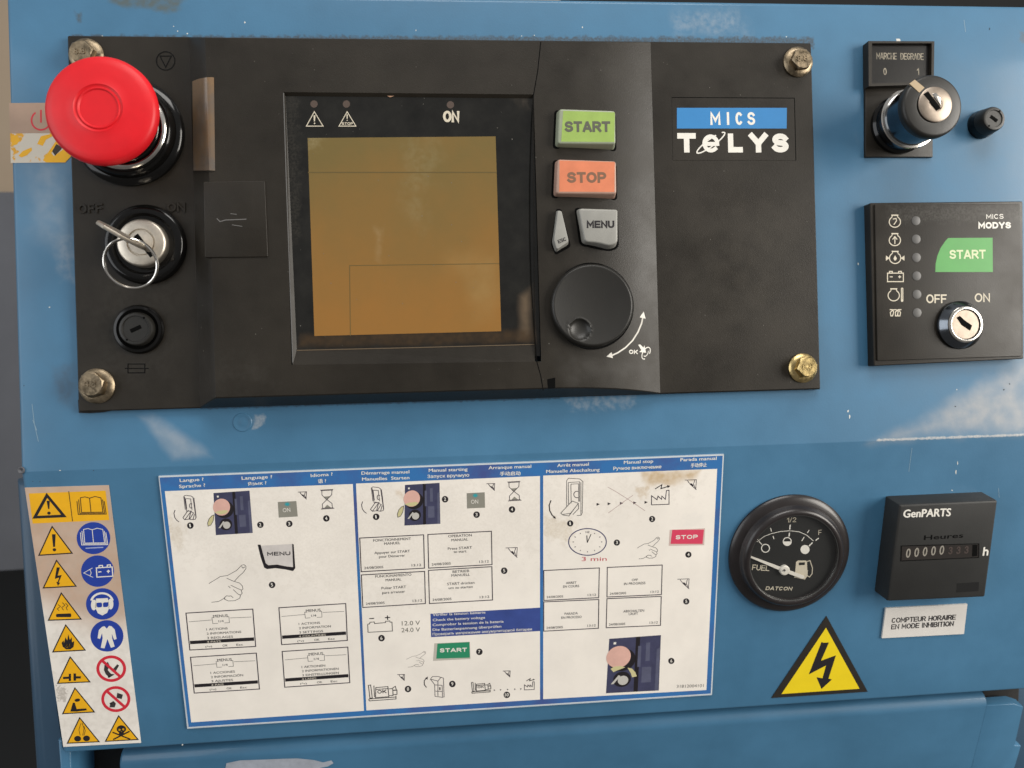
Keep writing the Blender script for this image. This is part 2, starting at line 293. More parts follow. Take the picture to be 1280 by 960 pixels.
def strokes(name, fr, lines, w, h, m, parent, c=PX, hf=None):
    """inked lines of a width in photo pixels; a line whose first and last points agree closes"""
    bm = bmesh.new(); k = 0.364*0.5
    for li, line in enumerate(lines):
        ww = w[li] if isinstance(w, (list,tuple)) else w
        q = [Vector(fr.uv(*c(*p), h if hf is None else 0)) if hf is None else Vector(hf(*c(*p))[:2]) for p in line]
        closed = len(q) > 3 and (q[0]-q[-1]).length < 1e-6
        if closed: q = q[:-1]
        n = len(q); Ls, Rs = [], []
        for i in range(n):
            a = q[i-1] if (i > 0 or closed) else q[i]; b = q[(i+1)%n] if (i < n-1 or closed) else q[i]
            d1 = (q[i]-a); d2 = (b-q[i]); d1 = d1.normalized() if d1.length > 1e-9 else d2.normalized(); d2 = d2.normalized() if d2.length > 1e-9 else d1
            nn = Vector((-(d1.y+d2.y), d1.x+d2.x))
            if nn.length < 1e-6: nn = Vector((-d1.y, d1.x))
            nn.normalize(); cs = max(0.45, nn.dot(Vector((-d1.y, d1.x)))); o = nn*(ww*k/cs)
            hh = (h if hf is None else hf.height(q[i].x)+h)+0.003*li+0.006*i/n
            Ls.append(bm.verts.new(fr.w(q[i].x+o.x, q[i].y+o.y, hh))); Rs.append(bm.verts.new(fr.w(q[i].x-o.x, q[i].y-o.y, hh)))
        for i in range(n if closed else n-1):
            j = (i+1) % n; bm.faces.new((Ls[i], Rs[i], Rs[j], Ls[j]))
    return obj(name, bm, m, parent, smooth=False)
def lathe(name, fr, cen, prof, m, parent, n=56, cap0=True, cap1=True, ecc=None, label=None):
    bm = bmesh.new(); rings = []
    for r, h in prof:
        if r < 1e-6: rings.append([bm.verts.new(fr.w(cen[0], cen[1], h))]); continue
        rings.append([bm.verts.new(fr.w(cen[0]+r*math.cos(2*math.pi*i/n), cen[1]+r*math.sin(2*math.pi*i/n), h)) for i in range(n)])
    for a, b in zip(rings, rings[1:]):
        for i in range(n):
            j = (i+1) % n
            if len(a) == 1: bm.faces.new((a[0], b[j], b[i]))
            elif len(b) == 1: bm.faces.new((a[i], a[j], b[0]))
            else: bm.faces.new((a[i], a[j], b[j], b[i]))
    if cap0 and len(rings[0]) > 1: bm.faces.new(rings[0][::-1])
    if cap1 and len(rings[-1]) > 1: bm.faces.new(rings[-1])
    return obj(name, bm, m, parent, angle=38, label=label)
def arc(cx, cy, rx, ry, a0, a1, n=12): return [(cx+rx*math.cos(math.radians(a0+(a1-a0)*k/n)), cy+ry*math.sin(math.radians(a0+(a1-a0)*k/n))) for k in range(n+1)]
O_ = arc(.5,.5,.5,.5,90,450,28)
GL = {'A':(.92,[[(0,0),(.46,1),(.54,1),(1,0)],[(.2,.27),(.8,.27)]]), 'B':(.82,[[(0,.5),(.6,.5)]+arc(.62,.25,.38,.25,90,-90,8)+[(0,0),(0,1)]+arc(.58,.75,.36,.25,90,-90,8)+[(.5,.5)]]),
 'C':(.88,[arc(.5,.5,.5,.5,48,312,22)]), 'D':(.86,[[(0,0),(0,1)]+arc(.42,.5,.58,.5,90,-90,16)+[(0,0),(0,.1)]]), 'E':(.76,[[(1,1),(0,1),(0,0),(1,0)],[(0,.5),(.9,.5)]]),
 'F':(.70,[[(1,1),(0,1),(0,0)],[(0,.48),(.85,.48)]]), 'G':(.92,[arc(.5,.5,.5,.5,48,330,22)+[(.97,.42),(.55,.42)]]), 'H':(.84,[[(0,0),(0,1)],[(1,0),(1,1)],[(0,.5),(1,.5)]]),
 'I':(.12,[[(.5,0),(.5,1)]]), 'J':(.6,[[(1,1),(1,.3)]+arc(.5,.3,.5,.3,0,-180,10)]), 'K':(.84,[[(0,0),(0,1)],[(1,1),(.08,.38)],[(.34,.56),(1,0)]]), 'L':(.68,[[(0,1),(0,0),(1,0)]]),
 'M':(1.0,[[(0,0),(0,1),(.5,.30),(1,1),(1,0)]]), 'N':(.84,[[(0,0),(0,1),(1,0),(1,1)]]), 'O':(.96,[O_]), 'P':(.78,[[(0,0),(0,1),(.55,1)]+arc(.55,.72,.45,.28,90,-90,10)+[(0,.44)]]),
 'Q':(.96,[O_,[(.62,.25),(1,-.04)]]), 'R':(.86,[[(0,0),(0,1),(.55,1)]+arc(.55,.74,.42,.26,90,-90,10)+[(0,.48)],[(.5,.48),(1,0)]]),
 'S':(.80,[arc(.5,.755,.46,.245,22,252,14)+arc(.5,.255,.5,.255,72,-158,14)]), 'T':(.80,[[(0,1),(1,1)],[(.5,1),(.5,0)]]), 'U':(.84,[[(0,1),(0,.38)]+arc(.5,.38,.5,.38,180,360,14)+[(1,1)]]),
 'V':(.88,[[(0,1),(.47,0),(.53,0),(1,1)]]), 'Y':(.88,[[(0,1),(.5,.45),(.5,0)],[(1,1),(.5,.45)]]), '0':(.66,[O_]), '1':(.34,[[(0,.74),(1,1),(1,0)]]), '/':(.4,[[(0,0),(1,1)]]),
 '2':(.66,[arc(.5,.72,.48,.28,165,-25,12)+[(0,0),(1,0)]]), '3':(.66,[arc(.48,.74,.44,.26,160,-80,12)+arc(.48,.26,.5,.26,85,-160,12)]), 'e':(1.0,[[(.08,.47),(.94,.47)],arc(.5,.5,.5,.5,-4,312,22)]), 'h':(.66,[[(0,0),(0,1)],[(0,.4)]+arc(.5,.4,.5,.27,180,0,10)+[(1,0)]]),
 'n':(.62,[[(0,0),(0,.7)],[(0,.42)]+arc(.5,.42,.5,.28,180,0,10)+[(1,0)]])}
def stext(name, fr, s, a, b, cap, h, m, parent, c=PX, t=0.2, hf=None, gap=None, shear=0.0, raise_=0.0):
    """poster capitals drawn as strokes: baseline from photo point a to b, `cap` high (crop units), stroke t of the height"""
    gap = t+0.17 if gap is None else gap
    pa, pb, pq = c(*a), c(*b), c(a[0], a[1]-cap)
    A, B, Q = [Vector(hf(*p)[:2]) if hf else Vector(fr.uv(*p, h)) for p in (pa, pb, pq)]
    R_ = (B-A); wid = R_.length; R_ = R_.normalized(); up = Vector((-R_.y, R_.x)); H = (Q-A).length; tk = t*H
    ws = [GL[k][0] if k != ' ' else 0.3 for k in s]; tot = sum(ws)+gap*(len(s)-1); kx = (wid-tk)/(tot*H) if len(s) > 1 or ws[0] > .2 else 0
    bm = bmesh.new(); x = 0.0; li = 0
    for k, w_ in zip(s, ws):
        for pl in (GL[k][1] if k != ' ' else []):
            q = []
            for px, py in pl:
                y = py*(H-tk)+tk/2; q.append(A+R_*(tk/2+(x+px*w_)*H*kx+shear*y)+up*y)
            closed = (q[0]-q[-1]).length < 1e-6
            if closed: q = q[:-1]
            n = len(q); Ls = []; Rs = []; li += 1
            for i in range(n):
                p0 = q[i-1] if (i or closed) else q[i]; p1 = q[(i+1)%n] if (i < n-1 or closed) else q[i]; z = q[i]
                d1 = (z-p0).normalized() if (z-p0).length > 1e-9 else (p1-z).normalized(); d2 = (p1-z).normalized() if (p1-z).length > 1e-9 else d1
                if not closed and i == 0: z = z-d1*tk*0.5
                if not closed and i == n-1: z = z+d2*tk*0.5
                nn = Vector((-(d1.y+d2.y), d1.x+d2.x)); nn = nn.normalized() if nn.length > 1e-6 else Vector((-d1.y, d1.x))
                o = nn*(tk*0.5/max(0.5, nn.dot(Vector((-d1.y, d1.x)))))
                hh = (hf.height(z.x) if hf else 0)+h+0.004*li+0.012*i/n
                Ls.append(bm.verts.new(fr.w(z.x+o.x, z.y+o.y, hh))); Rs.append(bm.verts.new(fr.w(z.x-o.x, z.y-o.y, hh)))
            for i in range(n if closed else n-1): j = (i+1)%n; bm.faces.new((Ls[i], Rs[i], Rs[j], Ls[j]))
        x += w_+gap
    if raise_:
        r = bmesh.ops.extrude_face_region(bm, geom=bm.faces[:]); d = fr.w(0,0,raise_)-fr.w(0,0,0)
        for g in r['geom']:
            if isinstance(g, bmesh.types.BMVert): g.co += d
    return obj(name, bm, m, parent, smooth=False)
TEXTS = []
def text(name, fr, s, a, b, cap, h, m, parent, c=PX, bold=0.0, hf=None, shear=0.0, raise_=0.0):
    """writing whose baseline runs from photo point a to b, capitals `cap` px tall (crop units); cap=None keeps the font's own shape"""
    pa, pb = c(*a), c(*b); sc = math.hypot(pb[0]-pa[0], pb[1]-pa[1])/max(1e-6, math.hypot(b[0]-a[0], b[1]-a[1]))
    if hf: A, B = Vector(hf(*pa)[:2]), Vector(hf(*pb)[:2])
    else: A, B = Vector(fr.uv(*pa, h)), Vector(fr.uv(*pb, h))
    q = c(a[0], a[1]-cap); C_ = Vector(fr.uv(*q, h)) if not hf else Vector(hf(*q)[:2])
    up = Vector((-(B-A).y, (B-A).x)).normalized()*(C_-A).length
    TEXTS.append((name, fr, s, A, B, up, h, m, parent, bold, hf, shear, raise_))
def flush_texts():
    cus = []; key = {}
    for t in TEXTS+[(None,None,'H',None,None,None,0,None,None,0.0,None,0,0)]:
        k = (t[2], t[9])
        if k in key: continue
        cu = bpy.data.curves.new('glyphs', 'FONT'); cu.body = t[2]; cu.resolution_u = 3; cu.offset = 0.0; cu.size = 1.0
        o = bpy.data.objects.new('glyphs', cu); COL.objects.link(o); key[k] = o
    dg = bpy.context.evaluated_depsgraph_get(); dg.update(); data = {}
    for k, o in key.items():
        e = o.evaluated_get(dg); me = e.to_mesh(); data[k] = ([(v.co.x, v.co.y) for v in me.vertices], [tuple(p.vertices) for p in me.polygons]); e.to_mesh_clear()
    for o in key.values():
        cu = o.data; bpy.data.objects.remove(o); bpy.data.curves.remove(cu)
    capH = max(y for x, y in data[('H', 0.0)][0])
    for (name, fr, s, A, B, up, h, m, parent, bold, hf, shear, rz) in TEXTS:
        vs_, fs = data[(s, bold)]
        if not vs_: continue
        x0 = min(v[0] for v in vs_); x1 = max(v[0] for v in vs_); R_ = B-A
        bm = bmesh.new(); e = bold*1.1*up.length/capH
        for ci, (ox, oy) in enumerate(((0,0),(e,0),(-e,0),(0,e*0.6),(0,-e*0.6)) if bold else ((0,0),)):
            bv = []
            for x, y in vs_:
                yy = y/capH; p = A+R_*((x-x0)/(x1-x0))+up*yy+R_.normalized()*(shear*yy*up.length)+R_.normalized()*ox+up.normalized()*oy
                hh = (h if hf is None else hf.height(p.x)+h)+0.003*ci
                bv.append(bm.verts.new(fr.w(p.x, p.y, hh)))
            for f in fs:
                try: bm.faces.new([bv[i] for i in f])
                except ValueError: pass
        if rz:
            r = bmesh.ops.extrude_face_region(bm, geom=bm.faces[:]); d = (fr.w(0,0,rz)-fr.w(0,0,0))
            for g in r['geom']:
                if isinstance(g, bmesh.types.BMVert): g.co += d
        obj(name, bm, m, parent, smooth=False)
    TEXTS.clear()

# ================================================================== setting behind the cabinet
def quad_at(name, h, pts, m):
    bm = bmesh.new(); bm.faces.new([bm.verts.new(U.pt(*p, h)) for p in pts]); return struct(obj(name, bm, m, None, smooth=False))
quad_at('background_wall', -900, [(-500,-500),(700,-500),(700,244),(-500,244)], wallm)
quad_at('background_floor', -620, [(-700,240),(200,240),(200,700),(-700,760)], darkm)
quad_at('dark_background', -1000, [(-900,-900),(2200,-900),(2200,1900),(-900,1900)], voidm)

# ================================================================== blue cabinet
UL, UR = -214.0, 285.0
cab = thing('control_cabinet', 'blue painted steel front of the generator cabinet, bent into two faces', 'cabinet', W(0, -172, -30))
def sheet():
    bm = bmesh.new(); prof = []                      # (v, h, nv, nh) down the sheet
    VT, R = 175.6, 2.2
    prof.append((VT, -22, 1, 0))
    for k in range(7):
        a = math.radians(90*k/6); prof.append((VT-R+R*math.cos(a), -R+R*math.sin(a), math.cos(a), math.sin(a)))
    for v in (140, 100, 60, 20, -10): prof.append((v, 0, 0, 1))
    rf = 2.5; t = math.tan(TILT/2)*rf
    for k in range(6):
        a = TILT*k/5; prof.append((FOLD_V+t-rf*math.sin(a), -rf+rf*math.cos(a), -math.sin(a), math.cos(a)))
    def lw(s, h): q = L.O+L.Z*s+L.N*h; return q.y, q.z
    for s in (-30, -60, -90, -120): v, h = lw(s, 0); prof.append((v, h, -math.sin(TILT), math.cos(TILT)))
    SB = -138.0; r2 = 1.0
    for k in range(5):
        a = math.radians(90*k/4); s = SB+r2-r2*math.sin(a); v, h = lw(s, -r2+r2*math.cos(a))
        nb = L.N*math.cos(a)-L.Z*math.sin(a); prof.append((v, h, nb.y, nb.z))
    v, h = lw(SB, -14); prof.append((v, h, -1, 0))
    rows = []; RL = 2.0
    for (v, h, nv, nh) in prof:
        row = []
        def P(u, back): return bm.verts.new(W(u, v-nv*back, h-nh*back))
        row.append(P(UL, 24))
        for k in range(6):
            a = math.radians(90*k/5); row.append(P(UL+RL-RL*math.cos(a), RL-RL*math.sin(a)))
        for u in (-150, -75, 0, 75, 150, 220): row.append(P(u, 0))
        row.append(P(UR, 0)); rows.append(row)
    for a, b in zip(rows, rows[1:]):
        for i in range(len(a)-1): bm.faces.new((a[i], b[i], b[i+1], a[i+1]))
    bmesh.ops.remove_doubles(bm, verts=bm.verts[:], dist=1e-6)
    return obj('front_sheet', bm, paint, cab, angle=50)
sheet()
lathe('corner_relief_hole', U, U.uv(26,588,0.6), [(0.001,-0.2),(0.9,0.55),(1.25,0.75),(1.5,0.55),(1.5,-0.6)], darkm, cab, n=16)
lathe('dimple', U, U.uv(303,528,0), [(4.2,0.02),(3.9,0.28),(3.4,0.30),(2.9,0.12),(2.0,0.05),(1.2,0.22),(0,0.30)], paint, cab, n=32, cap0=False)
# return flange and post on the left, seals under the bent sheet
prism('side_post', U, [(72,925),(88,925),(90,1010),(78,1010)], -70, -36, paint, cab, bevel=1.2)
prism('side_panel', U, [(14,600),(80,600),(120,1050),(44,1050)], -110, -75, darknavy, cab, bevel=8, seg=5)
prism('seal_block', U, [(92,925),(170,925),(170,1010),(96,1010)], -90, -60, rubber, cab, bevel=1.5)
prism('seal_block', U, [(1228,852),(1276,848),(1273,898),(1228,898)], -70, -44, rubber, cab, bevel=1.2)
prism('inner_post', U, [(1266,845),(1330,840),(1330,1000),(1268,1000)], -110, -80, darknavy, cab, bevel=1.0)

chipm = mat('paint_chip', (0.62,0.62,0.58), rough=0.6); scr = mat('paint_scratch', (0.20,0.30,0.38), rough=0.6); dirtm = mat('dirt_speck', (0.03,0.035,0.04), rough=0.9)
def chip(fr, x, y, rx, ry, m=chipm):
    pts = [(x+rx*random.uniform(0.5,1.2)*math.cos(k*math.pi/4), y+ry*random.uniform(0.5,1.2)*math.sin(k*math.pi/4)) for k in range(8)]; flat('paint_chip', fr, pts, 0.04, m, cab)
for x, y, rx, ry in ((306,28,1.5,1.5),(217,33,0.8,0.9),(222,39,0.9,1.0),(234,42,1.1,1.1),(728,34,0.8,1.2),(520,38,0.7,1.1),(652,45,0.9,0.7),(668,44,0.8,0.7),(983,46,0.9,1.0),(1060,514,1.4,2.2),(1062,521,0.9,2.6),(1073,330,0.9,2.0),(1123,50,4.0,2.0),(1196,487,0.6,0.8),(62,384,1.4,0.9),(128,45,1.2,0.8)): chip(U, x, y, rx, ry)
for x, y, rx, ry in ((1195,590,1.0,3.4),(1197,579,0.6,2.5),(1190,613,1.2,0.8),(75,588,1.4,0.7),(245,860,0.8,0.8),(228,931,1.3,0.9)): chip(L, x, y, rx, ry)
for x, y, rx, ry in ((117,588,0.8,0.8),(41,602,0.7,0.7),(50,602,0.7,0.6),(30,482,0.8,0.8),(1194,508,1.2,0.9),(1255,487,1.4,1.2),(1262,480,1.0,0.8),(1237,36,0.8,1.6)): chip(U, x, y, rx, ry, dirtm)
for ls in ([[(40,505),(43,530),(48,552)]],[[(41,525),(46,538)]],[[(1205,25),(1207,40)]],): strokes('paint_scratch', U, ls, 0.7, 0.04, scr, cab)
for ls in ([[(1140,560),(1136,590)]],[[(1248,610),(1249,622)]]): strokes('paint_scratch', L, ls, 0.6, 0.04, scr, cab)
# ================================================================== cabinet door under it
TD = math.radians(19.0); HD = -36.0
DR = Frame((0, U.uv(700,921,HD)[1], HD), (0,math.cos(TD),math.sin(TD)), (0,-math.sin(TD),math.cos(TD)))
door = thing('cabinet_door', 'blue steel door with a rounded top edge below the bent panel', 'door', DR.pt(690, 1005, 0))
def door_mesh():
    bm = bmesh.new(); ul = DR.uv(146,950)[0]; ur = DR.uv(1275,900)[0]; urs = DR.uv(1233,884)[0]; uc = DR.uv(1266,884)[0]
    rn = 6.0; prof = [(rn, -30)]
    for k in range(10):
        a = math.radians(90*k/9); prof.append((rn*math.cos(a), -rn+rn*math.sin(a)))
    prof += [(-30, 0), (-90, 0)]
    cols = [ul, ul+0.6, ul+2.0, -100, 0, 100, 200, urs-0.4, urs]; rows = []
    for v, h in prof:
        rows.append([bm.verts.new(DR.w(u, v-(3.0*max(0,1-(u-ul)/2.0)**2 if v > -1 else 0), h-(1.6 if i == 0 else 0.35 if i == 1 else 0))) for i, u in enumerate(cols)])
    for a, b in zip(rows, rows[1:]):
        for i in range(len(a)-1): bm.faces.new((a[i], b[i], b[i+1], a[i+1]))
    for a, b in zip(rows, rows[1:]):                 # left end turned back
        c1 = bm.verts.new(a[0].co+Vector((0,0.03,0))); c2 = bm.verts.new(b[0].co+Vector((0,0.03,0))); bm.faces.new((a[0], c1, c2, b[0]))
    obj('door_skin', bm, paint, door, angle=60)
    n1 = DR.uv(1268,931)[0]; n2 = DR.uv(1276,934)[0]; vn = DR.uv(1270,931)[1]; v2 = DR.uv(1252,881)[1]
    uvl = [(urs+0.05, v2), (uc, v2), (ur, v2-2.6), (n1+0.4, vn), (n1, vn-0.5), (n2, vn-1.2), (n2-1, -90), (urs+0.05, -90)]
    prism_uv('door_edge', DR, uvl, -6, -0.05, paint, door, bevel=0.8)
door_mesh()
tl = thing('torn_label', 'torn white paper label remnant on the blue door, cut by the frame bottom', 'label', DR.pt(330, 965, 0))
flat('paper', DR, [(283,954),(300,950.5),(330,949.5),(352,948.5),(372,948),(392,950),(404,953),(414,950.5),(417,954),(410,958),(400,960),(396,964),(392,990),(275,995)], 0.15, whitelab, tl)

# ================================================================== large black control unit
unit = thing('control_unit', 'large black generator control unit with amber display and keys', 'control unit', U.pt(550, 500, 0))
HP, HR, HS = 3.0, 12.2, 3.4            # left plate, raised middle, right plate
uA = U.uv(91,280,HP)[0]; uB = U.uv(244,300,HP)[0]; uC = U.uv(264,300,HR)[0]; uD = U.uv(668,270,HR)[0]; uE = U.uv(820,300,HS)[0]; uF = U.uv(1020,270,HS)[0]
vT0, vB0 = U.uv(500,48.5,HP)[1], U.uv(420,505,HP)[1]
def hcol(u):
    if u <= uB: return HP
    if u <= uC:
        t = (u-uB)/(uC-uB); return HP+(HR-HP)*min(1.0, t*1.06-0.06*t**6)
    if u <= uD: return HR
    if u <= uE:
        t = (u-uD)/(uE-uD); return HR-(HR-HS)*(0.05*t+0.95*t**2.6)
    return HS
class Curved:
    height = staticmethod(hcol)
    def __call__(s, px, py):
        h = 8.0
        for _ in range(12): u, v = U.uv(px, py, h); h = hcol(u)
        return u, v, h
CV = Curved()
rec = [U.uv(354.5,115,HR), U.uv(667,118,HR), U.uv(669,452,HR), U.uv(366,456,HR)]     # opening for the display: tl, tr, br, bl
def casing():
    bm = bmesh.new()
    us = [uA, uA+0.5, uB-0.15, uB]+[uB+(uC-uB)*t for t in (0.2,0.45,0.7,0.88,1.0)]
    rl, rr = rec[0][0], rec[1][0]
    us += [rl, rl+30, rl+60, rr, uD]+[uD+(uE-uD)*i/14 for i in range(1,14)]+[uE, uE+0.25, 90, 120, uF-0.5, uF]
    us = sorted(set(us)); rows = []
    for u in us:
        h = hcol(u); tb = 0.45*(h-HP)
        e = 0.5 if (u <= uA+1e-6 or u >= uF-1e-6) else 0.0
        hh = h-e
        sl = (u-rl)/(rr-rl); inr = -0.01 <= sl <= 1.01
        rb = rec[3][1]+(rec[2][1]-rec[3][1])*max(0,min(1,sl)); rt = rec[0][1]+(rec[1][1]-rec[0][1])*max(0,min(1,sl))
        vb, vt = vB0+tb, vT0-tb
        rows.append([bm.verts.new(W(u, v, z)) for v, z in ((vB0,0),(vB0,min(h,HS)-1.0),(vb+0.0,hh-0.4),(vb+0.5,hh),(rb,hh),(rt,hh),(vt-0.5,hh),(vt,hh-0.4),(vT0,min(h,HS)-1.0),(vT0,0))])
    for i in range(len(us)-1):
        a, b = rows[i], rows[i+1]
        for k in range(9):
            if k == 4 and us[i] >= rl-1e-6 and us[i+1] <= rr+1e-6: continue
            bm.faces.new((a[k], a[k+1], b[k+1], b[k]))
    bm.faces.new(rows[0]); bm.faces.new(rows[-1][::-1])
    return obj('casing', bm, black, unit, angle=9)
casing()
# display recess: top and side walls, sloping sill, glossy window, amber panel
HW = 10.9
def recess():
    bm = bmesh.new(); o = [U.w(*p, HR) for p in rec]
    it = [U.pt(357,120,HW), U.pt(665,123,HW), U.pt(669,430,HW), U.pt(371,437,HW)]
    a = [bm.verts.new(p) for p in o]; b = [bm.verts.new(p) for p in it]
    for i in range(4): j = (i+1)%4; bm.faces.new((a[i], a[j], b[j], b[i]))
    return obj('display_surround', bm, black, unit, smooth=False)
recess()
win = flat('display_window', U, [(350,112),(672,112),(675,445),(362,445)], HW-0.05, window, unit)
def left_edge_highlight():                                           # painted highlight: pale line along the opening's left edge
    strokes('edge_line', U, [[(354.5,116),(358,230),(362,340),(366,453)]], 1.1, HR+0.04, edgegrey, unit)
left_edge_highlight()
strokes('edge_line', U, [[(371,438),(520,434.5),(668,430.5)]], 1.0, HW+0.25, mat('brown_edge_line', (0.12,0.085,0.05), rough=0.5), unit)  # brown line along the window's lower edge
curved = [(667,118),(665,150),(663.5,190),(662.5,230),(662.5,290),(664,350),(667,400),(671,452),(676,470),(679,488)]
strokes('seam_line', U, [[(676,52),(672,90)]+curved], 1.1, 0.05, slot, unit, hf=CV)
lcdp = flat('lcd_panel', U, [(384.5,172.5),(619.5,170.5),(626.5,414),(393,420)], HW, lcd, win)
strokes('ghost_line', U, [[(385,215.5),(621,215.5)],[(438,420),(437,332),(624,329.5)]], [1.3,0.8], HW+0.03, lcdline, lcdp)
for x, y in ((392.5,130),(433,130),(563,131)):
    flat('indicator_lamp', U, ell(x,y,4.6,4.6,20), HW+0.01, lampoff, win)
K3 = crop(340,80,3.5556)
strokes('warning_symbol', U, [[(188,212),(153,276),(227,276),(188,212)]], 1.0, HW+0.02, inkc, win, K3)
flats('warning_symbol', U, [[(185,228),(193,228),(191,255),(186,255)], ell(189,264,3.4,3.4,10)], HW+0.02, inkc, win, K3)
strokes('stop_symbol', U, [[(334,212),(298,276),(373,276),(334,212)]], 1.0, HW+0.02, inkc, win, K3)
flats('stop_symbol', U, [[(331,224),(337,224),(336,243),(332,243)], ell(334,250,2.6,2.6,10)], HW+0.02, inkc, win, K3)
stext('printed_text', U, 'STOP', (310,271), (360,271), 12, HW+0.02, inkc, win, K3, t=0.2)
stext('printed_text', U, 'ON', (760,258), (833,260), 51, HW+0.02, inkc, win, K3, t=0.22)
flat('chip', U, [(484,120),(486,116.5),(494,115.5),(494,119.5),(488,121.5)], HW+0.4, mat('tan_chip', (0.45,0.26,0.16), rough=0.6), win)
bm = bmesh.new()
for _ in range(150):                                 # dust specks on the unit's face
    x = random.uniform(250,1010); y = random.uniform(60,480); u, v, h = CV(x, y)
    if rec[0][0] < u < rec[1][0] and rec[3][1] < v < rec[0][1]: h = HW-0.03
    r = random.choice((0.10,0.12,0.16,0.22)); a0 = random.random()*6
    bm.faces.new([bm.verts.new(U.w(u+r*math.cos(a0+i*1.26)*random.uniform(0.6,1.2), v+r*math.sin(a0+i*1.26)*random.uniform(0.6,1.6), h+0.06)) for i in range(5)])
d = obj('dust', bm, mat('dust_pale', (0.16,0.15,0.13), rough=0.9), unit, smooth=False); d['kind'] = 'stuff'

prism('gasket', U, [(97,500),(160,500),(158,508),(146,512),(128,515.5),(112,516.5),(98,516)], 0, 1.0, rubber, unit, bevel=0.3)
# left plate: embossed marks, sliding cover, grip strip
prism('cover_flap', U, roundrect([(254,227),(331,226),(335,321),(256,322)], 1.5), HR-1, HR+0.55, black, unit, bevel=0.3, label='square cover flap with an embossed tool mark')
strokes('embossed_mark', U, [[(271,273),(275,277),(282,275),(308,274)],[(288,267),(296,268)],[(290,281),(303,283)]], [1.1,0.8,0.8], HR+0.62, edgegrey, unit)
strokes('embossed_mark', U, [ell(207,76,11.5,11.5,26)+[(218.5,76)],[(200,70),(214,70),(207,84),(200,70)]], 1.2, HP+0.12, gloss, unit)
stext('embossed_text', U, 'OFF', (98,267), (129,266), 11.5, HP+0.05, black, unit, t=0.2, raise_=0.5)
stext('embossed_text', U, 'ON', (209,265), (232,265), 11.5, HP+0.05, black, unit, t=0.2, raise_=0.5)
strokes('embossed_mark', U, [[(160,455),(181,455),(181,466),(160,466),(160,455)],[(156,460.5),(186,460.5)]], 1.1, HP+0.12, gloss, unit)
def strip():
    bm = bmesh.new(); rows = []
    for k in range(9):
        t = k/8; x = 240.5+27*t; row = []
        for y in (97+5*(1-t)**2, 126, 155, 184, 213.5):
            u, v, h = CV(x+(y-97)*0.012, y); row.append(bm.verts.new(U.w(u, v, h+0.7-0.5*abs(2*t-1)**3)))
        rows.append(row)
    for a, b in zip(rows, rows[1:]):
        for i in range(4): bm.faces.new((a[i], a[i+1], b[i+1], b[i]))
    e = bmesh.ops.extrude_face_region(bm, geom=bm.faces[:]); dd = U.w(0,0,-2)-U.w(0,0,0)
    for g in e['geom']:
        if isinstance(g, bmesh.types.BMVert): g.co += dd
    obj('grip_strip', bm, tan, unit, label='glossy tan strip on the step of the black casing')  # the tan is a reflection painted into the grip's colour
strip()
flat('notch', U, [(684,474),(694,472),(694,485),(685,486)], HR+0.05, slot, unit)

# keys on the curved column
def key(name, pts, rr, face, rim, facem, lift=5.0, label=None, bev=0.7):
    cu, cv, ch = CV(sum(p[0] for p in pts)/len(pts), sum(p[1] for p in pts)/len(pts)); h1 = ch+lift
    gap = uvs(U, pts, h1); n = len(gap); mu = sum(p[0] for p in gap)/n; mv = sum(p[1] for p in gap)/n
    body = prism_uv(name, U, roundrect(gap, rr), ch-3, h1, rim, unit, bevel=bev, draft=1.3, label=label)
    # dark clearance round the key, laid on the curved column
    bm = bmesh.new(); ring1 = roundrect(gap, rr, 6); N = len(ring1); vi, vo = [], []
    for (u, v) in ring1:
        dx, dy = u-mu, v-mv; ln = math.hypot(dx, dy); vi.append(bm.verts.new(U.w(u, v, hcol(u)+0.06)))
        u2, v2 = u+dx/ln*1.95+0.2, v+dy/ln*1.75-0.15; vo.append(bm.verts.new(U.w(u2, v2, hcol(u2)+0.06)))
    for i in range(N): bm.faces.new((vi[i], vo[i], vo[(i+1)%N], vi[(i+1)%N]))
    obj('key_gap', bm, slot, body, smooth=False)
    if face: flat('key_label', U, face, h1+0.04, facem, body)
    return body, h1
k1, h1 = key('start_key', [(699,136),(769,138.5),(769.5,180),(697,179.5)], 1.4, [(704,138.5),(768.5,140.5),(768,177.5),(701.5,177)], keyrim_g, keyg)
stext('printed_text', U, 'START', (706,165), (763,165), 13.5, h1+0.08, inkdg, k1, t=0.24)
k2, h2 = key('stop_key', [(697,199),(770,201.5),(770.5,242.5),(695,242)], 1.4, [(699.5,200.5),(768.5,202.5),(768,240),(699,239.5)], keyrim_o, keyo)
stext('printed_text', U, 'STOP', (709,228.5), (758,228.5), 13.5, h2+0.08, inkdo, k2, t=0.24)
k3, h3 = key('menu_key', [(723,260.5),(772,262),(772,304),(762,307),(746,303),(731,302)], [1.6,1.0,1.8,1.4,2.5,1.6], None, keygrey, None)
stext('printed_text', U, 'MENU', (733.5,285), (768,285), 9.2, h3+0.06, inkk, k3, t=0.24)
k4, h4 = key('escape_key', [(697,263),(702,264),(711,302),(696,312),(692.5,300)], [0.8,0.5,0.9,1.0,0.8], None, keygrey, None, lift=3.6, bev=0.3)
stext('printed_text', U, 'ESC', (698.5,304.5), (708.5,300.5), 4.6, h4+0.06, inkk, k4, t=0.18)

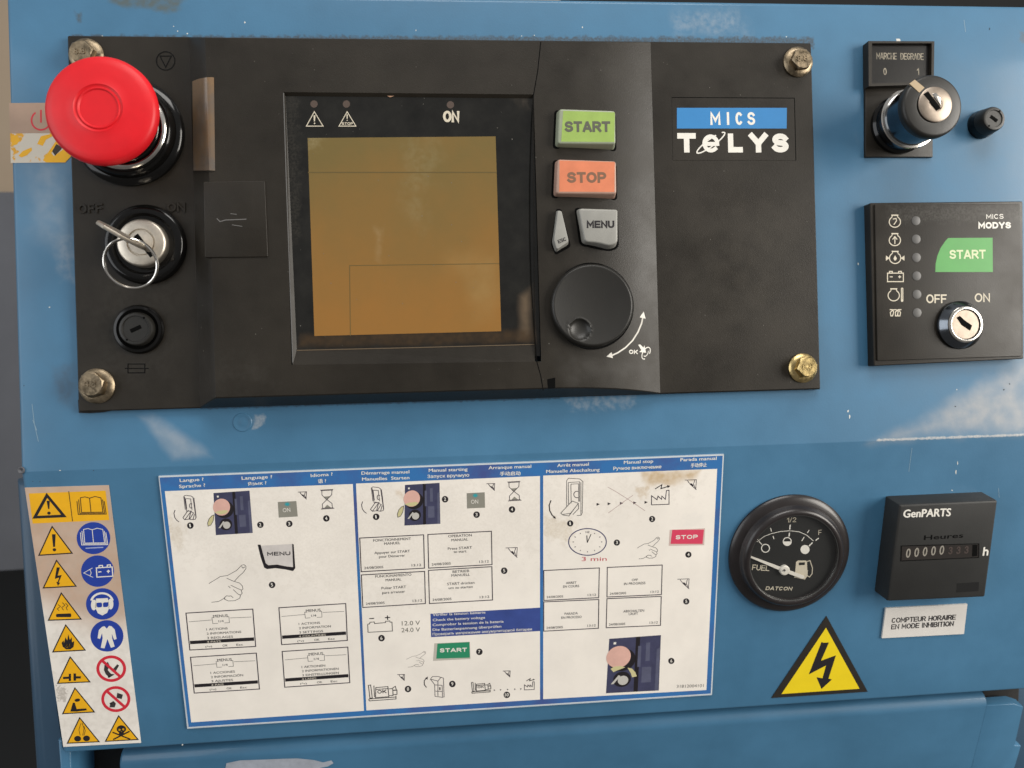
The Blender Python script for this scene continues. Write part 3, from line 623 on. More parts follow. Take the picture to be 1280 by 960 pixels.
def dialknob():
    hb = CV(741,383)[2]; h1 = hb+4.5; c = U.uv(741,381.5,h1); R = 52.5*0.364*(1-h1/350)
    o = lathe('dial_collar', U, c, [(R+1.1,hb-4),(R+1.1,hb+0.4),(R+0.5,hb+0.9),(R-0.4,hb+0.9),(R-0.4,hb-1)], gloss, unit, cap0=False, cap1=False)
    bm = bmesh.new(); n = 96; dimp = Vector(U.uv(725,412,h1))-Vector(c); rd = 4.7; rings = []
    radii = [R*i/26 for i in range(1,27)]
    def hz(x, y):
        r = math.hypot(x, y); base = h1-1.5+1.7*(r/R)**2
        if r > R*0.93: base -= 1.3*((r-R*0.93)/(R*0.07))**2
        d = math.hypot(x-dimp.x, y-dimp.y)
        if d < rd: base -= 1.9*math.sqrt(max(0,1-(d/rd)**2))
        elif d < rd+0.8: base += 0.22*math.sin((d-rd)/0.8*math.pi)
        return base
    # square grid clipped to the disc gives the dimple even facets
    cen = bm.verts.new(U.w(c[0], c[1], hz(0,0)))
    for r in [R*i/70 for i in range(1,71)]:
        rings.append([bm.verts.new(U.w(c[0]+r*math.cos(2*math.pi*i/n), c[1]+r*math.sin(2*math.pi*i/n), hz(r*math.cos(2*math.pi*i/n), r*math.sin(2*math.pi*i/n)))) for i in range(n)])
    rings.append([bm.verts.new(U.w(c[0]+R*1.01*math.cos(2*math.pi*i/n), c[1]+R*1.01*math.sin(2*math.pi*i/n), hb-1)) for i in range(n)])
    for i in range(n): bm.faces.new((cen, rings[0][i], rings[0][(i+1)%n]))
    for a, b in zip(rings, rings[1:]):
        for i in range(n): j = (i+1)%n; bm.faces.new((a[i], b[i], b[j], a[j]))
    obj('dial', bm, knobm, unit, angle=50, label='round black dial with a finger dimple')
dialknob()
K6 = crop(660,250,3.3684)
strokes('turn_arrow', U, [[(484,490),(478,520),(463,556),(440,592),(410,622),(378,643),(352,655)]], 1.8, 0.08, inkw, unit, K6, hf=CV)
def flatc(name, polys, m, c, h=0.08):
    bm = bmesh.new()
    for pts in polys:
        vs_ = []
        for p in pts: u, v, hh = CV(*c(*p)); vs_.append(bm.verts.new(U.w(u, v, hh+h)))
        bm.faces.new(vs_)
    bm.normal_update(); bmesh.ops.triangulate(bm, faces=bm.faces[:], ngon_method='EAR_CLIP'); return obj(name, bm, m, unit, smooth=False)
flatc('turn_arrow_head', [[(487,470),(495,500),(470,494)]], inkw, K6); flatc('turn_arrow_head', [[(331,659),(352,640),(357,666)]], inkw, K6)
stext('printed_text', U, 'OK', (425,648), (462,649), 18, 0.08, inkw, unit, K6, t=0.24, hf=CV)
flatc('push_symbol', [[(464,610),(472,608),(486,622),(490,612),(497,643),(468,640),(477,632)]], inkw, K6)
strokes('push_symbol', U, [ell(497,645,14,27,24,60,350,28)], 1.2, 0.08, inkw, unit, K6, hf=CV)
strokes('push_symbol', U, [ell(497,645,7,15,16,-60,120,28)], 0.9, 0.08, inkw, unit, K6, hf=CV)

# name plate
K5 = crop(660,30,3.3684)
np_ = prism('name_plate', U, [(606,309),(1122,312),(1128,574),(610,574)], HS-0.5, HS+0.12, black, unit, K5, bevel=0.05, seg=1)
strokes('plate_groove', U, [[(606,309),(1122,312),(1128,574)]], 0.9, HS+0.16, slot, np_, K5)
flat('blue_band', U, [(627,353),(1090,353),(1089,440),(627,440)], HS+0.18, plateblue, np_, K5)
for ch, xa, xb in (('M',768,811),('I',838,849),('C',874,905),('S',924,957)):
    stext('printed_text', U, ch, (xa,425), (xb,425), 54, HS+0.21, inkw, np_, K5, t=0.185)
for ch, xa, xb, cap in (('T',630,708,82),('e',735,806,76),('L',843,905,80),('Y',932,1010,82),('S',1028,1098,80)):
    stext('printed_text', U, ch, (xa,541), (xb,541), cap, HS+0.21, inkw, np_, K5, t=0.29 if ch != 'e' else 0.22)
strokes('orbit_mark', U, [ell(770,500,72,15,40,-30,300,-36)], 1.6, HS+0.22, inkw, np_, K5)

# ================================================================== flange bolts holding the unit
def bolt(flange, head, rf, rh, hb, m, label, rot, mark):
    h1 = hb+6.0; c = U.uv(*flange, hb+1.2); c1 = U.uv(*head, h1); R = rf*0.36
    t = thing('flange_bolt', label, 'bolt', U.w(*c, hb), 'flange bolts of the control unit')
    lathe('flange', U, c, [(R,hb),(R,hb+0.7),(R-0.5,hb+1.2),(R*0.72,hb+2.0)], m, t, n=40)
    bm = bmesh.new(); n = 6; r = rh*0.355
    lo = [bm.verts.new(U.w(c[0]+r*math.cos(rot+i*math.pi/3), c[1]+r*math.sin(rot+i*math.pi/3), hb+1.0)) for i in range(6)]
    hi = [bm.verts.new(U.w(c1[0]+r*math.cos(rot+i*math.pi/3), c1[1]+r*math.sin(rot+i*math.pi/3), h1-0.6)) for i in range(6)]
    tp = [bm.verts.new(U.w(c1[0]+r*0.86*math.cos(rot+i*math.pi/6), c1[1]+r*0.86*math.sin(rot+i*math.pi/6), h1)) for i in range(12)]
    for i in range(6):
        j = (i+1)%6; bm.faces.new((lo[i], lo[j], hi[j], hi[i])); bm.faces.new((hi[i], tp[2*i+1], tp[2*i])); bm.faces.new((hi[i], hi[j], tp[2*i+1])); bm.faces.new((hi[j], tp[(2*i+2)%12], tp[2*i+1]))
    bm.faces.new(tp); hd = obj('hex_head', bm, m, t, angle=20)
    text('head_mark', U, mark, (head[0]-rh*0.5, head[1]+rh*0.25), (head[0]+rh*0.45, head[1]+rh*0.2), rh*0.5, h1-0.1, m, hd, bold=0.02, raise_=0.35)
    return t
bolt((107,68),(100,64),20,14.5,HP,zincold,'tarnished hex flange bolt half hidden behind the red mushroom button',0.2,'8.8')
bolt((120,482.5),(113,480.5),21,15.5,HP,zincold,'tarnished hex flange bolt below the small fuse cap on the black unit',0.25,'8.8')
bolt((998.5,76.5),(1003.5,73),19.5,14,HS,zincold,'dull brass-coloured hex flange bolt above the blue and white name plate',0.1,'8.8')
bolt((1004.5,460),(1010,458.5),19,14,HS,zinc,'bright golden hex flange bolt at the bottom right of the black unit',0.15,'8.8')

# ================================================================== emergency stop
hE = 33.0; cE = U.uv(122.5,134.5,hE)
es = thing('emergency_stop_button', 'big red mushroom emergency stop button on a glossy black collar', 'button', U.w(*cE, HP))
lathe('collar', U, cE, [(23.4,HP),(23.4,HP+1.6),(22.6,HP+2.6),(20.8,HP+3.2),(20.4,HP+4.6),(18.8,HP+6.2)], gloss, es, n=72, cap0=False)
lathe('chrome_ring', U, cE, [(18.0,HP+6.0),(18.0,HP+7.4),(17.4,HP+8.0),(16.3,HP+8.2),(15.9,HP+7.4)], chrome, es, n=72, cap0=False, cap1=False)
lathe('stem', U, cE, [(15.8,HP+5.8),(15.4,HP+12),(13.5,HP+18),(12.5,hE-5)], gloss, es, n=60, cap0=False)
RH = 65.3*0.364*(1-(hE-3)/350)
lathe('mushroom_head', U, cE, [(12.4,hE-6.4),(RH*0.92,hE-6.6),(RH*0.985,hE-5.9),(RH,hE-4.6),(RH*0.992,hE-3.3),(RH*0.965,hE-2.2),(RH*0.92,hE-1.5),(RH*0.80,hE-0.9),(RH*0.60,hE-0.4),(RH*0.46,hE-0.15),(RH*0.435,hE+0.05),(RH*0.41,hE-0.45),(RH*0.385,hE-0.55),(RH*0.37,hE-0.1),(RH*0.355,hE-0.05),(RH*0.33,hE-0.5),(RH*0.15,hE-0.55),(0,hE-0.55)], red, es, n=96)

# ================================================================== key switch with its key and ring
hk = 9.0; cK = U.uv(176,303,hk)
ks = thing('key_switch', 'round key switch with nickel face and black collar, between embossed OFF and ON', 'key switch', U.w(*cK, HP))
lathe('collar', U, cK, [(17.2,HP),(17.2,HP+1.5),(16.4,HP+3.0),(15.2,HP+3.6),(13.2,HP+3.4),(12.2,HP+1.8),(10.2,HP+1.6)], gloss, ks, n=64, cap0=False)
lathe('lock_barrel', U, cK, [(10.3,HP+1),(10.2,hk-1.0),(9.8,hk-0.3),(9.2,hk),(5.9,hk),(5.7,hk-0.7),(5.3,hk-0.7),(5.1,hk-0.1),(0,hk-0.1)], nickel, ks, n=60)
p0 = Vector(U.uv(168,292,hk)); p1 = Vector(U.uv(192,322,hk)); sd = (p1-p0).normalized(); sn = Vector((-sd.y, sd.x))
cs = (p0+p1)/2
prism_uv('key_slot', U, [tuple(cs+sd*a+sn*b) for a, b in ((-5.6,-1.1),(5.6,-1.1),(5.6,1.1),(-5.6,1.1))], hk-1, hk+0.05, slot, ks)
key_t = thing('ignition_key', 'flat nickel key seen edge-on, sticking out of the left key switch', 'key', U.w(*cs, hk))
def keymesh():
    sd = (Vector(U.uv(183,311,hk))-Vector(U.uv(121,274,hk))).normalized(); sn = Vector((-sd.y, sd.x))
    bm = bmesh.new(); th = 0.8
    out = [(-3.2,hk-2),(3.2,hk-2),(3.2,hk+5),(4.6,hk+6.5),(8.2,hk+11.8),(9.0,hk+20.1),(8.0,hk+28.3),(4.5,hk+34.2),(-1.5,hk+36.0),(-6.0,hk+33.0),(-8.6,hk+27.1),(-8.8,hk+17.7),(-6.8,hk+10.6),(-3.2,hk+6)]
    fr_ = [[bm.verts.new(U.w(cs.x+sd.x*a+sn.x*th*k, cs.y+sd.y*a+sn.y*th*k, h)) for a, h in out] for k in (-1,1)]
    n = len(out); f1 = bm.faces.new(fr_[0]); f2 = bm.faces.new(fr_[1][::-1])
    for i in range(n): j = (i+1)%n; bm.faces.new((fr_[0][i], fr_[0][j], fr_[1][j], fr_[1][i]))
    bmesh.ops.recalc_face_normals(bm, faces=bm.faces[:])
    bmesh.ops.bevel(bm, geom=[e for f in (f1,f2) for e in f.edges], offset=0.0005, segments=2, affect='EDGES', profile=0.5)
    obj('key_bow_and_blade', bm, nickel, key_t, angle=30)
keymesh()
hr = 27.0; cR = Vector(U.uv(163.5,329.5,hr)); Rr = 30.5*0.364*(1-hr/350)
ring = thing('key_ring', 'thin split wire ring hanging from the key', 'key ring', U.w(cR.x, cR.y-Rr, hr))
def torus(R, r, tilt):
    bm = bmesh.new(); n, k = 72, 8; vs_ = []
    for i in range(n):
        a = 2*math.pi*i/n; row = []
        for j in range(k):
            b = 2*math.pi*j/k; rr = R+r*math.cos(b); row.append(bm.verts.new(U.w(cR.x+rr*math.cos(a), cR.y+rr*math.sin(a)*0.93, hr+r*math.sin(b)+tilt*math.sin(a))))
        vs_.append(row)
    for i in range(n):
        for j in range(k): bm.faces.new((vs_[i][j], vs_[(i+1)%n][j], vs_[(i+1)%n][(j+1)%k], vs_[i][(j+1)%k]))
    return bm
obj('ring_coil', torus(Rr, 0.62, 3.0), chrome, ring); obj('ring_coil', torus(Rr-0.1, 0.5, 3.0+0.9), chrome, ring)

# ================================================================== fuse holders
def fuse(fr, cen, rb, rc, hb, ht, label, rot, sl, seat):
    t = thing('fuse_holder', label, 'fuse holder', fr.w(*cen, hb), 'round black fuse holders')
    if seat: lathe('seat_ring', fr, cen, [(rb,hb),(rb,hb+1.0),(rb-0.7,hb+2.0),(rb-1.8,hb+2.2),(rb-2.6,hb+1.2),(rc+0.3,hb+0.9)], gloss, t, n=48, cap0=False)
    else: lathe('seat_ring', fr, cen, [(rb,hb),(rb,hb+1.6),(rb-0.3,hb+2.4),(rc+0.6,hb+4)], gloss, t, n=48, cap0=False)
    cap = lathe('cap', fr, cen, [(rc+(0.9 if not seat else 0.1),hb+0.5),(rc,ht-0.8),(rc-0.5,ht-0.1),(rc-0.9,ht),(rc-1.6,ht),(rc-1.8,ht-0.4),(0,ht-0.4)], knobm, t, n=48)
    d = Vector((math.cos(rot), math.sin(rot))); e = Vector((-d.y, d.x)); c = Vector(cen)
    prism_uv('cap_slot', fr, [tuple(c+d*a+e*b) for a, b in ((-sl,-0.85),(sl,-0.85),(sl,0.85),(-sl,0.85))], ht-1, ht-0.34, slot, cap)
    for k in (0.9, 0.9+math.pi):
        q = c+Vector((math.cos(k), math.sin(k)))*(rc-1.3); lathe('cap_notch', fr, tuple(q), [(0.5,ht-0.8),(0.5,ht+0.03)], slot, cap, n=10)
fuse(U, U.uv(169.5,411,HP+4), 10.6, 7.2, HP, HP+4.2, 'black fuse holder cap on the left plate, above an embossed fuse mark', 0.42, 2.4, True)
fuse(U, U.uv(1243,148,9.5), 6.7, 5.7, 0, 9.5, 'small black fuse holder cap standing alone on the blue sheet, far right', -0.62, 2.0, False)

# ================================================================== selector switch with legend plate
K7 = crop(1040,0,4.0)
hs = 28.0; cS = U.uv(1166.5,132,hs)
sel = thing('selector_switch', 'key selector switch with black cap and chrome barrel under its MARCHE DEGRADE legend', 'key switch', U.w(*cS, 0))
prism('back_plate', U, [(167,425),(505,425),(505,785),(168,785)], 0, 1.6, black, sel, K7, bevel=0.3)
HL = 5.0
def legend():
    bm = bmesh.new(); o = uvs(U, [(182,205),(512,206),(509,421),(184,431)], HL, K7); i_ = uvs(U, [(200,216),(499,216),(497,407),(200,418)], HL, K7)
    a = [bm.verts.new(U.w(*p, 0.2)) for p in o]; b = [bm.verts.new(U.w(*p, HL)) for p in o]; c = [bm.verts.new(U.w(*p, HL)) for p in i_]; d = [bm.verts.new(U.w(*p, HL-1.8)) for p in i_]
    for r1, r2 in ((a,b),(b,c),(c,d)):
        for k in range(4): j = (k+1)%4; bm.faces.new((r1[k], r1[j], r2[j], r2[k]))
    obj('legend_frame', bm, black, sel, smooth=False)
legend()
legendink = mat('ink_worn_cream', (0.30,0.265,0.20), rough=0.5, col2=(0.07,0.06,0.045), nscale=420, n2=(0.50,0.66))
lg = flat('legend_insert', U, [(190,206),(508,206),(508,425),(190,430)], HL-1.75, mat('legend_gloss', (0.008,0.007,0.006), rough=0.28, noise=0.5, nscale=120), sel, K7)
stext('printed_text', U, 'MARCHE  DEGRADE', (222,296), (458,300), 33, HL-1.7, legendink, lg, K7, t=0.13)
stext('printed_text', U, '0', (257,375), (274,375), 35, HL-1.7, legendink, lg, K7, t=0.14)
stext('printed_text', U, '1', (425,375), (436,375), 35, HL-1.7, legendink, lg, K7, t=0.14)
lathe('foot_ring', U, cS, [(13.6,1.6),(13.6,3.6),(12.6,4.6)], gloss, sel, n=60, cap0=False)
lathe('barrel', U, cS, [(12.4,3),(12.6,10.5)], dchrome, sel, n=60, cap0=False, cap1=False)
lathe('chrome_ring', U, cS, [(12.6,10.3),(13.7,10.6),(13.9,11.1),(13.6,11.6),(12.6,11.8)], chrome, sel, n=60, cap0=False, cap1=False)
lathe('barrel_sleeve', U, cS, [(12.6,11.6),(12.9,23.5)], dchrome, sel, n=60, cap0=False, cap1=False)
lathe('cap', U, cS, [(12.9,23.2),(13.6,23.5),(13.8,24.2),(13.8,hs-1.2),(13.2,hs-0.3),(12.4,hs),(7.6,hs),(7.6,hs-1)], knobm, sel, n=64, cap0=False, cap1=False)
cF = U.uv(1168.7,130.7,hs)
lathe('lock_face', U, cF, [(7.8,hs-2),(7.8,hs+0.2),(7.3,hs+0.55),(3.2,hs+0.6),(3.0,hs+0.35),(0,hs+0.3)], facenickel, sel, n=56, cap0=False)
prism('pointer', U, [(388,418),(414,398),(463,438),(437,463)], hs-0.6, hs+0.18, mat('cream_pointer', (0.44,0.33,0.20), rough=0.5), sel, K7)
prism('key_slot', U, [(458,470),(480,456),(546,541),(526,552)], hs, hs+0.68, slot, sel, K7)
prism('slot_shutter', U, [(500,470),(520,462),(545,490),(545,530)], hs, hs+0.72, chrome, sel, K7, bevel=0.2)

# ================================================================== small backup module
K8 = crop(1040,220,2.825)
HM = 6.0
mod = thing('backup_module', 'small black backup start module with green START label and six lamps', 'control module', U.w(*U.uv(1185,455,0), 0))
o8 = uvs(U, [(1087.5,253.5),(1278.5,251.5),(1279.5,448.5),(1092.5,457.5)], HM-0.8)
prism_uv('housing', U, roundrect(o8, 0.6, 2), 0, HM-0.8, black, mod, bevel=0.4)
face = prism('face_plate', U, roundrect([(1093.5,255.5),(1275.5,254.5),(1277,445.5),(1097,451)], 1.5, 3), HM-1.5, HM, black, mod, bevel=0.25)
for k, y in enumerate((158,223,288,353,418,483)):
    lathe('indicator_lamp', U, U.uv(*K8(296+k*0.9,y), HM), [(2.15,HM-0.2),(2.15,HM+0.12),(1.8,HM+0.22),(0,HM+0.25)], lampgrey, face, n=24)
hi = HM+0.04
def engine(cx, cy, r, extra=()):
    s = [ell(cx,cy,r,r*0.95,22,-60,240)+[]]
    s += [[(cx-r*0.5,cy-r*0.85),(cx-r*0.45,cy-r*1.15),(cx+r*0.45,cy-r*1.15),(cx+r*0.5,cy-r*0.85)],[(cx-r*0.62,cy-r*1.2),(cx+r*0.62,cy-r*1.2)]]
    return s+list(extra)
strokes('pictogram', U, engine(222,162,20,[[(215,152),(226,150),(228,158),(218,172)]]), 1.25, hi, inkc, face, K8)
strokes('pictogram', U, engine(222,227,20,[[(222,240),(222,214)],[(214,224),(222,214),(230,224)]]), 1.25, hi, inkc, face, K8)
strokes('pictogram', U, engine(223,290,20,[[(190,290),(202,290)],[(244,290),(256,290)],[(192,284),(200,290),(192,296),(192,284)],[(254,284),(246,290),(254,296),(254,284)]]), 1.25, hi, inkc, face, K8)
flat('pictogram', U, [(223,280),(229,291),(226,298),(220,298),(217,291)], hi, inkc, face, K8)
strokes('pictogram', U, [[(196,343),(252,343),(252,373),(196,373),(196,343)],[(203,343),(203,337),(213,337),(213,343)],[(235,343),(235,337),(245,337),(245,343)],[(204,356),(214,356)],[(234,356),(244,356)],[(239,351),(239,361)]], 1.25, hi, inkc, face, K8)
strokes('pictogram', U, engine(218,422,20,[[(245,396),(245,438)],[(250,396),(250,438)],[(245,396),(250,396)]]), 1.25, hi, inkc, face, K8)
flat('pictogram', U, ell(247.5,440,4.5,4.5,12), hi, inkc, face, K8)
strokes('pictogram', U, [[(204,472),(212,472),(218,480),(214,494),(208,494),(206,482),(214,473),(226,472),(234,478),(230,494),(224,494),(224,480),(234,472),(245,472)],[(236,474),(242,482),(240,494),(233,494),(232,484)]], 1.25, hi, inkc, face, K8)
stext('printed_text', U, 'MICS', (545,152), (606,151), 17, hi, inkw, face, K8, t=0.16)
stext('printed_text', U, 'MODYS', (517,186), (632,185), 23, hi, inkw, face, K8, t=0.26)
gl = flat('green_label', U, [(365,339),(366,310),(372,282),(383,255),(400,230),(410,219),(567,218),(568,339)], hi, modgreen, face, K8)
stext('printed_text', U, 'START', (415,293), (543,292), 32, hi+0.03, mat('ink_pale_green', (0.62,0.68,0.42), rough=0.5), gl, K8, t=0.20)
stext('printed_text', U, 'OFF', (333,449), (405,449), 31, hi, inkc, face, K8, t=0.17)
stext('printed_text', U, 'ON', (504,445), (558,445), 31, hi, inkc, face, K8, t=0.17)
for (x, y, w_, h_) in ((340,140,16,9),(405,134,10,10),(480,128,14,8),(555,148,40,10)):
    pass
hl = HM+4.6; cL = U.uv(1207.5,405.5,hl)
ml = thing('module_key_switch', 'key switch with chrome cone on the small black module, below its OFF and ON', 'key switch', U.w(*cL, HM))
lathe('cone', U, cL, [(11.3,HM),(11.3,HM+1.0),(10.9,HM+1.6),(8.9,hl-0.9),(8.6,hl-0.6)], dchrome, ml, n=56, cap0=False, cap1=False)
lathe('chrome_ring', U, cL, [(8.6,hl-0.8),(8.5,hl-0.1),(8.0,hl+0.2),(7.1,hl+0.1),(7.0,hl-0.6)], chrome, ml, n=56, cap0=False, cap1=False)
lathe('lock_face', U, cL, [(6.75,hl-1.2),(6.65,hl-0.35),(0,hl-0.3)], facenickel, ml, n=48)
prism('key_slot', U, [(441,500),(452,494),(467,508),(495,528),(488,546),(470,534),(458,526)], hl-1, hl-0.2, slot, ml, K8)

# ================================================================== power sticker beside the red button
K1 = crop(0,0,3.5556)
pw = thing('power_sticker', 'tan foil sticker with red power mark and peeled hazard stripes, behind the red button', 'sticker', U.pt(50, 204, 0))
flat('foil_field', U, [(40,458),(330,456),(330,590),(45,593)], 0.12, foil, pw, K1)
flat('hazard_field', U, [(45,593),(330,591),(330,690),(318,692),(290,722),(48,724)], 0.12, peel, pw, K1)
flats('hazard_stripe', U, [[(232,672),(250,640),(280,655),(245,692)]], 0.16, mat('ink_brown_black', (0.03,0.018,0.010), rough=0.5), pw, K1)
flats('hazard_stripe', U, [[(190,712),(250,625),(262,640),(228,680),(240,694),(285,660),(318,692),(290,722),(205,722)],[(165,640),(182,605),(232,594),(240,602),(205,620),(190,648)],[(82,692),(100,672),(140,655),(142,668),(120,690),(95,700)],[(50,605),(75,598),(88,625),(75,642),(52,648)]], 0.15, warnyel, pw, K1)
strokes('power_mark', U, [ell(182,535,42,42,30,-55,235),[(182,488),(182,545)]], 1.9, 0.16, warnred, pw, K1)

# ================================================================== instruction sticker
hb = 0.9
ins = thing('instruction_sticker', 'wide laminated instruction sticker with three columns of pictured steps', 'sticker', L.pt(560, 890, 0))
prism('backing', L, [(198,595.3),(905,567.8),(890,868.8),(234,911)], 0, hb, decaledge, ins)
band = flat('blue_print', L, [(199.5,597),(903.4,569.6),(888.3,867),(235.8,909)], hb+0.03, decalblue, ins)
H1, H2, H3 = hb+0.06, hb+0.09, hb+0.12
cols = [flat('column', L, p, H1, decalwhite, ins) for p in ([(206,614),(441,605),(455,888.5),(239,903)], [(445,604.5),(675,595),(675,874.5),(458,888)], [(679,594.5),(896.5,586),(883,862.5),(679,874)])]
strokes('bright_edge', L, [[(199,596.1),(904,568.8)],[(904,569.5),(889.3,867)],[(235.3,909.3),(888.5,867.3)]], [1.2,1.2,0.9], hb+0.05, mat('laminate_edge', (0.66,0.70,0.72), rough=0.3), ins)
A = crop(190,570,4.923); C = crop(430,570,4.923); EE = crop(660,560,4.923); B = crop(190,740,4.923); D = crop(430,740,4.923); FF = crop(660,700,4.923)
def T(s, a, b, cap, m, par, c, bold=0.0, h=None): text('printed_text', L, s, a, b, cap, H2 if h is None else h, m, par, c, bold)
for s, a, b, c in (('Langue ?',(172,160),(318,152),A),('Sprache ?',(168,197),(328,188),A),('Language ?',(553,146),(740,136),A),('Язык ?',(592,182),(705,174),A),('Idioma ?',(978,130),(1112,120),A),('语 ?',(1022,166),(1072,162),A),
    ('Démarrage manuel',(108,115),(402,106),C),('Manuelles  Starten',(112,152),(402,142),C),('Manual starting',(522,98),(760,90),C),('Запуск вручную',(514,136),(770,126),C),('Arranque manual',(890,82),(1152,72),C),('手动启动',(960,120),(1086,116),C),
    ('Arrêt manuel',(180,117),(374,108),EE),('Manuelle Abschaltung',(112,154),(440,142),EE),('Manual stop',(590,98),(770,90),EE),('Ручное выключение',(525,136),(820,124),EE),('Parada manual',(938,82),(1160,72),EE),('手动停止',(1002,118),(1100,113),EE)):
    T(s, a, b, 19, inkw, band, c, 0.02, H1)
def mv(pts, dx, dy, s=1.0, o=(0,0)): return [((x-o[0])*s+o[0]+dx, (y-o[1])*s+o[1]+dy) for x, y in pts]
def num(n, x, y, col, c, r=20):
    d = flat('step_number', L, ell(x,y,r,r,24), H2, inkk, col, c); 
    w_ = r*(0.5 if len(n) == 1 else 1.0); w_ = r*0.25 if n == '1' else w_
    text('printed_text', L, n, (x-w_/2-1,y+r*0.5), (x+w_/2+1,y+r*0.45), r*1.0, H3, inkw, col, c, 0.02)
# rocker switch pushed down, with its arrow
def rocker(dx, dy, col, c):
    ls = [[(195,248),(205,242),(240,246),(252,254),(270,375),(268,388),(250,392)],[(195,248),(205,330)],[(206,262),(238,264),(246,330)],[(206,262),(214,325)],[(200,250),(213,340),(246,338)],[(258,258),(272,380)]]
    ls += [[(222,335),(190,380),(202,392),(232,388),(256,350),(222,335)],[(202,392),(236,346)],[(240,340),(228,388),(252,392),(262,356)]]
    ls += [ell(240,306,9,14,14,40,320)]
    strokes('switch_drawing', L, [mv(l,dx,dy) for l in ls], 0.75, H2, inkp, col, c)
    strokes('arrow', L, [mv([(142,332),(135,352),(140,378),(152,395),(166,405)],dx,dy)], 0.9, H2, inkp, col, c)
rocker(0, 0, cols[0], A); rocker(-27, -52, cols[1], C)
def photo(q, col, c, dx=0, dy=0):
    """little printed photograph of the same unit; q maps unit square to crop points"""
    def m_(pts): return [q(x, y) for x, y in pts]
    p = flat('printed_photo', L, m_([(0,0),(1,0),(1,1),(0,1)]), H2, navy, col, c)
    flats('photo_detail', L, [m_([(0.52,0.0),(0.60,0.0),(0.60,1),(0.52,1)])], H2+0.02, inkk, p, c)
    flats('photo_detail', L, [m_([(0.57,0.17),(0.63,0.17),(0.63,0.55),(0.57,0.55)]), m_([(0.93,0.25),(0.99,0.22),(0.99,1),(0.92,1)]), m_([(0.72,0.12),(0.80,0.12),(0.80,0.45),(0.72,0.45)]), m_([(0.66,0.56),(0.84,0.56),(0.84,0.84),(0.66,0.84)])], H2+0.025, navyl, p, c)
    flats('photo_detail', L, [m_(ell(0.27,0.40,0.26,0.21,24))], H2+0.02, inkk, p, c)
    flats('photo_detail', L, [m_(ell(0.20,0.345,0.235,0.20,30))], H2+0.035, pink, p, c)
    flats('photo_detail', L, [m_([(0.09,0.07),(0.14,0.07),(0.14,0.11),(0.09,0.11)])], H2+0.03, inkw, p, c)
    flats('photo_detail', L, [m_(ell(0.29,0.76,0.17,0.14,24))], H2+0.03, inkk, p, c)
    flats('photo_detail', L, [m_(ell(0.31,0.78,0.10,0.085,20)), m_([(0.08,0.84),(0.22,0.68),(0.26,0.70),(0.13,0.84)])], H2+0.04, mat('print_light_grey', (0.52,0.50,0.46), rough=0.45), p, c)
    return p
def bil(p0, p1, p2, p3): return lambda x, y: (p0[0]*(1-x)*(1-y)+p1[0]*x*(1-y)+p2[0]*x*y+p3[0]*(1-x)*y, p0[1]*(1-x)*(1-y)+p1[1]*x*(1-y)+p2[1]*x*y+p3[1]*(1-x)*y)
ph = photo(bil((378,228),(600,213),(620,473),(393,487)), cols[0], A)
flats('photo_detail', L, [[(384,348),(410,338),(452,332),(470,338),(455,354),(420,360)]], H2+0.045, paleyel, ph, A)
flat('yellow_arrow', L, [(382,362),(376,400),(362,425),(345,432),(342,412),(352,385),(368,368)], H2, paleyel, cols[0], A)
strokes('arrow_outline', L, [[(382,362),(376,400),(362,425),(345,432),(342,412),(352,385),(368,368),(382,362)]], 0.6, H3, inkp, cols[0], A)
ph = photo(bil((375,178),(588,165),(593,417),(372,428)), cols[1], C)
flats('photo_detail', L, [mv([(384,348),(410,338),(452,332),(470,338),(455,354),(420,360)],-12,-50)], H2+0.045, paleyel, ph, C)
flat('yellow_arrow', L, mv([(382,362),(376,400),(362,425),(345,432),(342,412),(352,385),(368,368)],-14,-55), H2, paleyel, cols[1], C)
strokes('arrow_outline', L, [mv([(382,362),(376,400),(362,425),(345,432),(342,412),(352,385),(368,368),(382,362)],-14,-55)], 0.6, H3, inkp, cols[1], C)
def lampbox(pts, star, tx, col, c):
    p = flat('lit_lamp_picture', L, pts, H2, printgrey, col, c); x, y = star; st = []
    for k in range(20):
        r = 20 if k % 2 else 9; st.append((x+r*math.cos(k*math.pi/10)*1.1, y+r*math.sin(k*math.pi/10)*0.8))
    flat('lamp_star', L, st, H3, teal, p, c); text('printed_text', L, 'ON', tx[0], tx[1], 24, H3, inkw, p, c)
lampbox([(774,283),(888,277),(897,372),(780,379)], (832,297), ((806,346),(852,343)), cols[0], A)
lampbox([(755,229),(866,223),(868,318),(757,323)], (808,243), ((782,294),(826,292)), cols[1], C)
def eye(x, y, s, col, c):
    strokes('eye_drawing', L, [[(x-26*s,y-18*s),(x+27*s,y-20*s),(x+24*s,y+22*s)],[(x-14*s,y-16*s),(x,y+2*s),(x+27*s,y+26*s)],[(x+20*s,y-18*s),(x+14*s,y),(x+21*s,y+18*s)]], 0.8, H2, inkp, col, c)
    flat('eye_drawing', L, [(x-2*s,y-2*s),(x+5*s,y-4*s),(x+13*s,y+5*s),(x+13*s,y+13*s),(x+4*s,y+6*s)], H2, inkk, col, c)
eye(924,240,1,cols[0],A); eye(902,188,0.95,cols[1],C); eye(1030,590,1.35,cols[1],C)
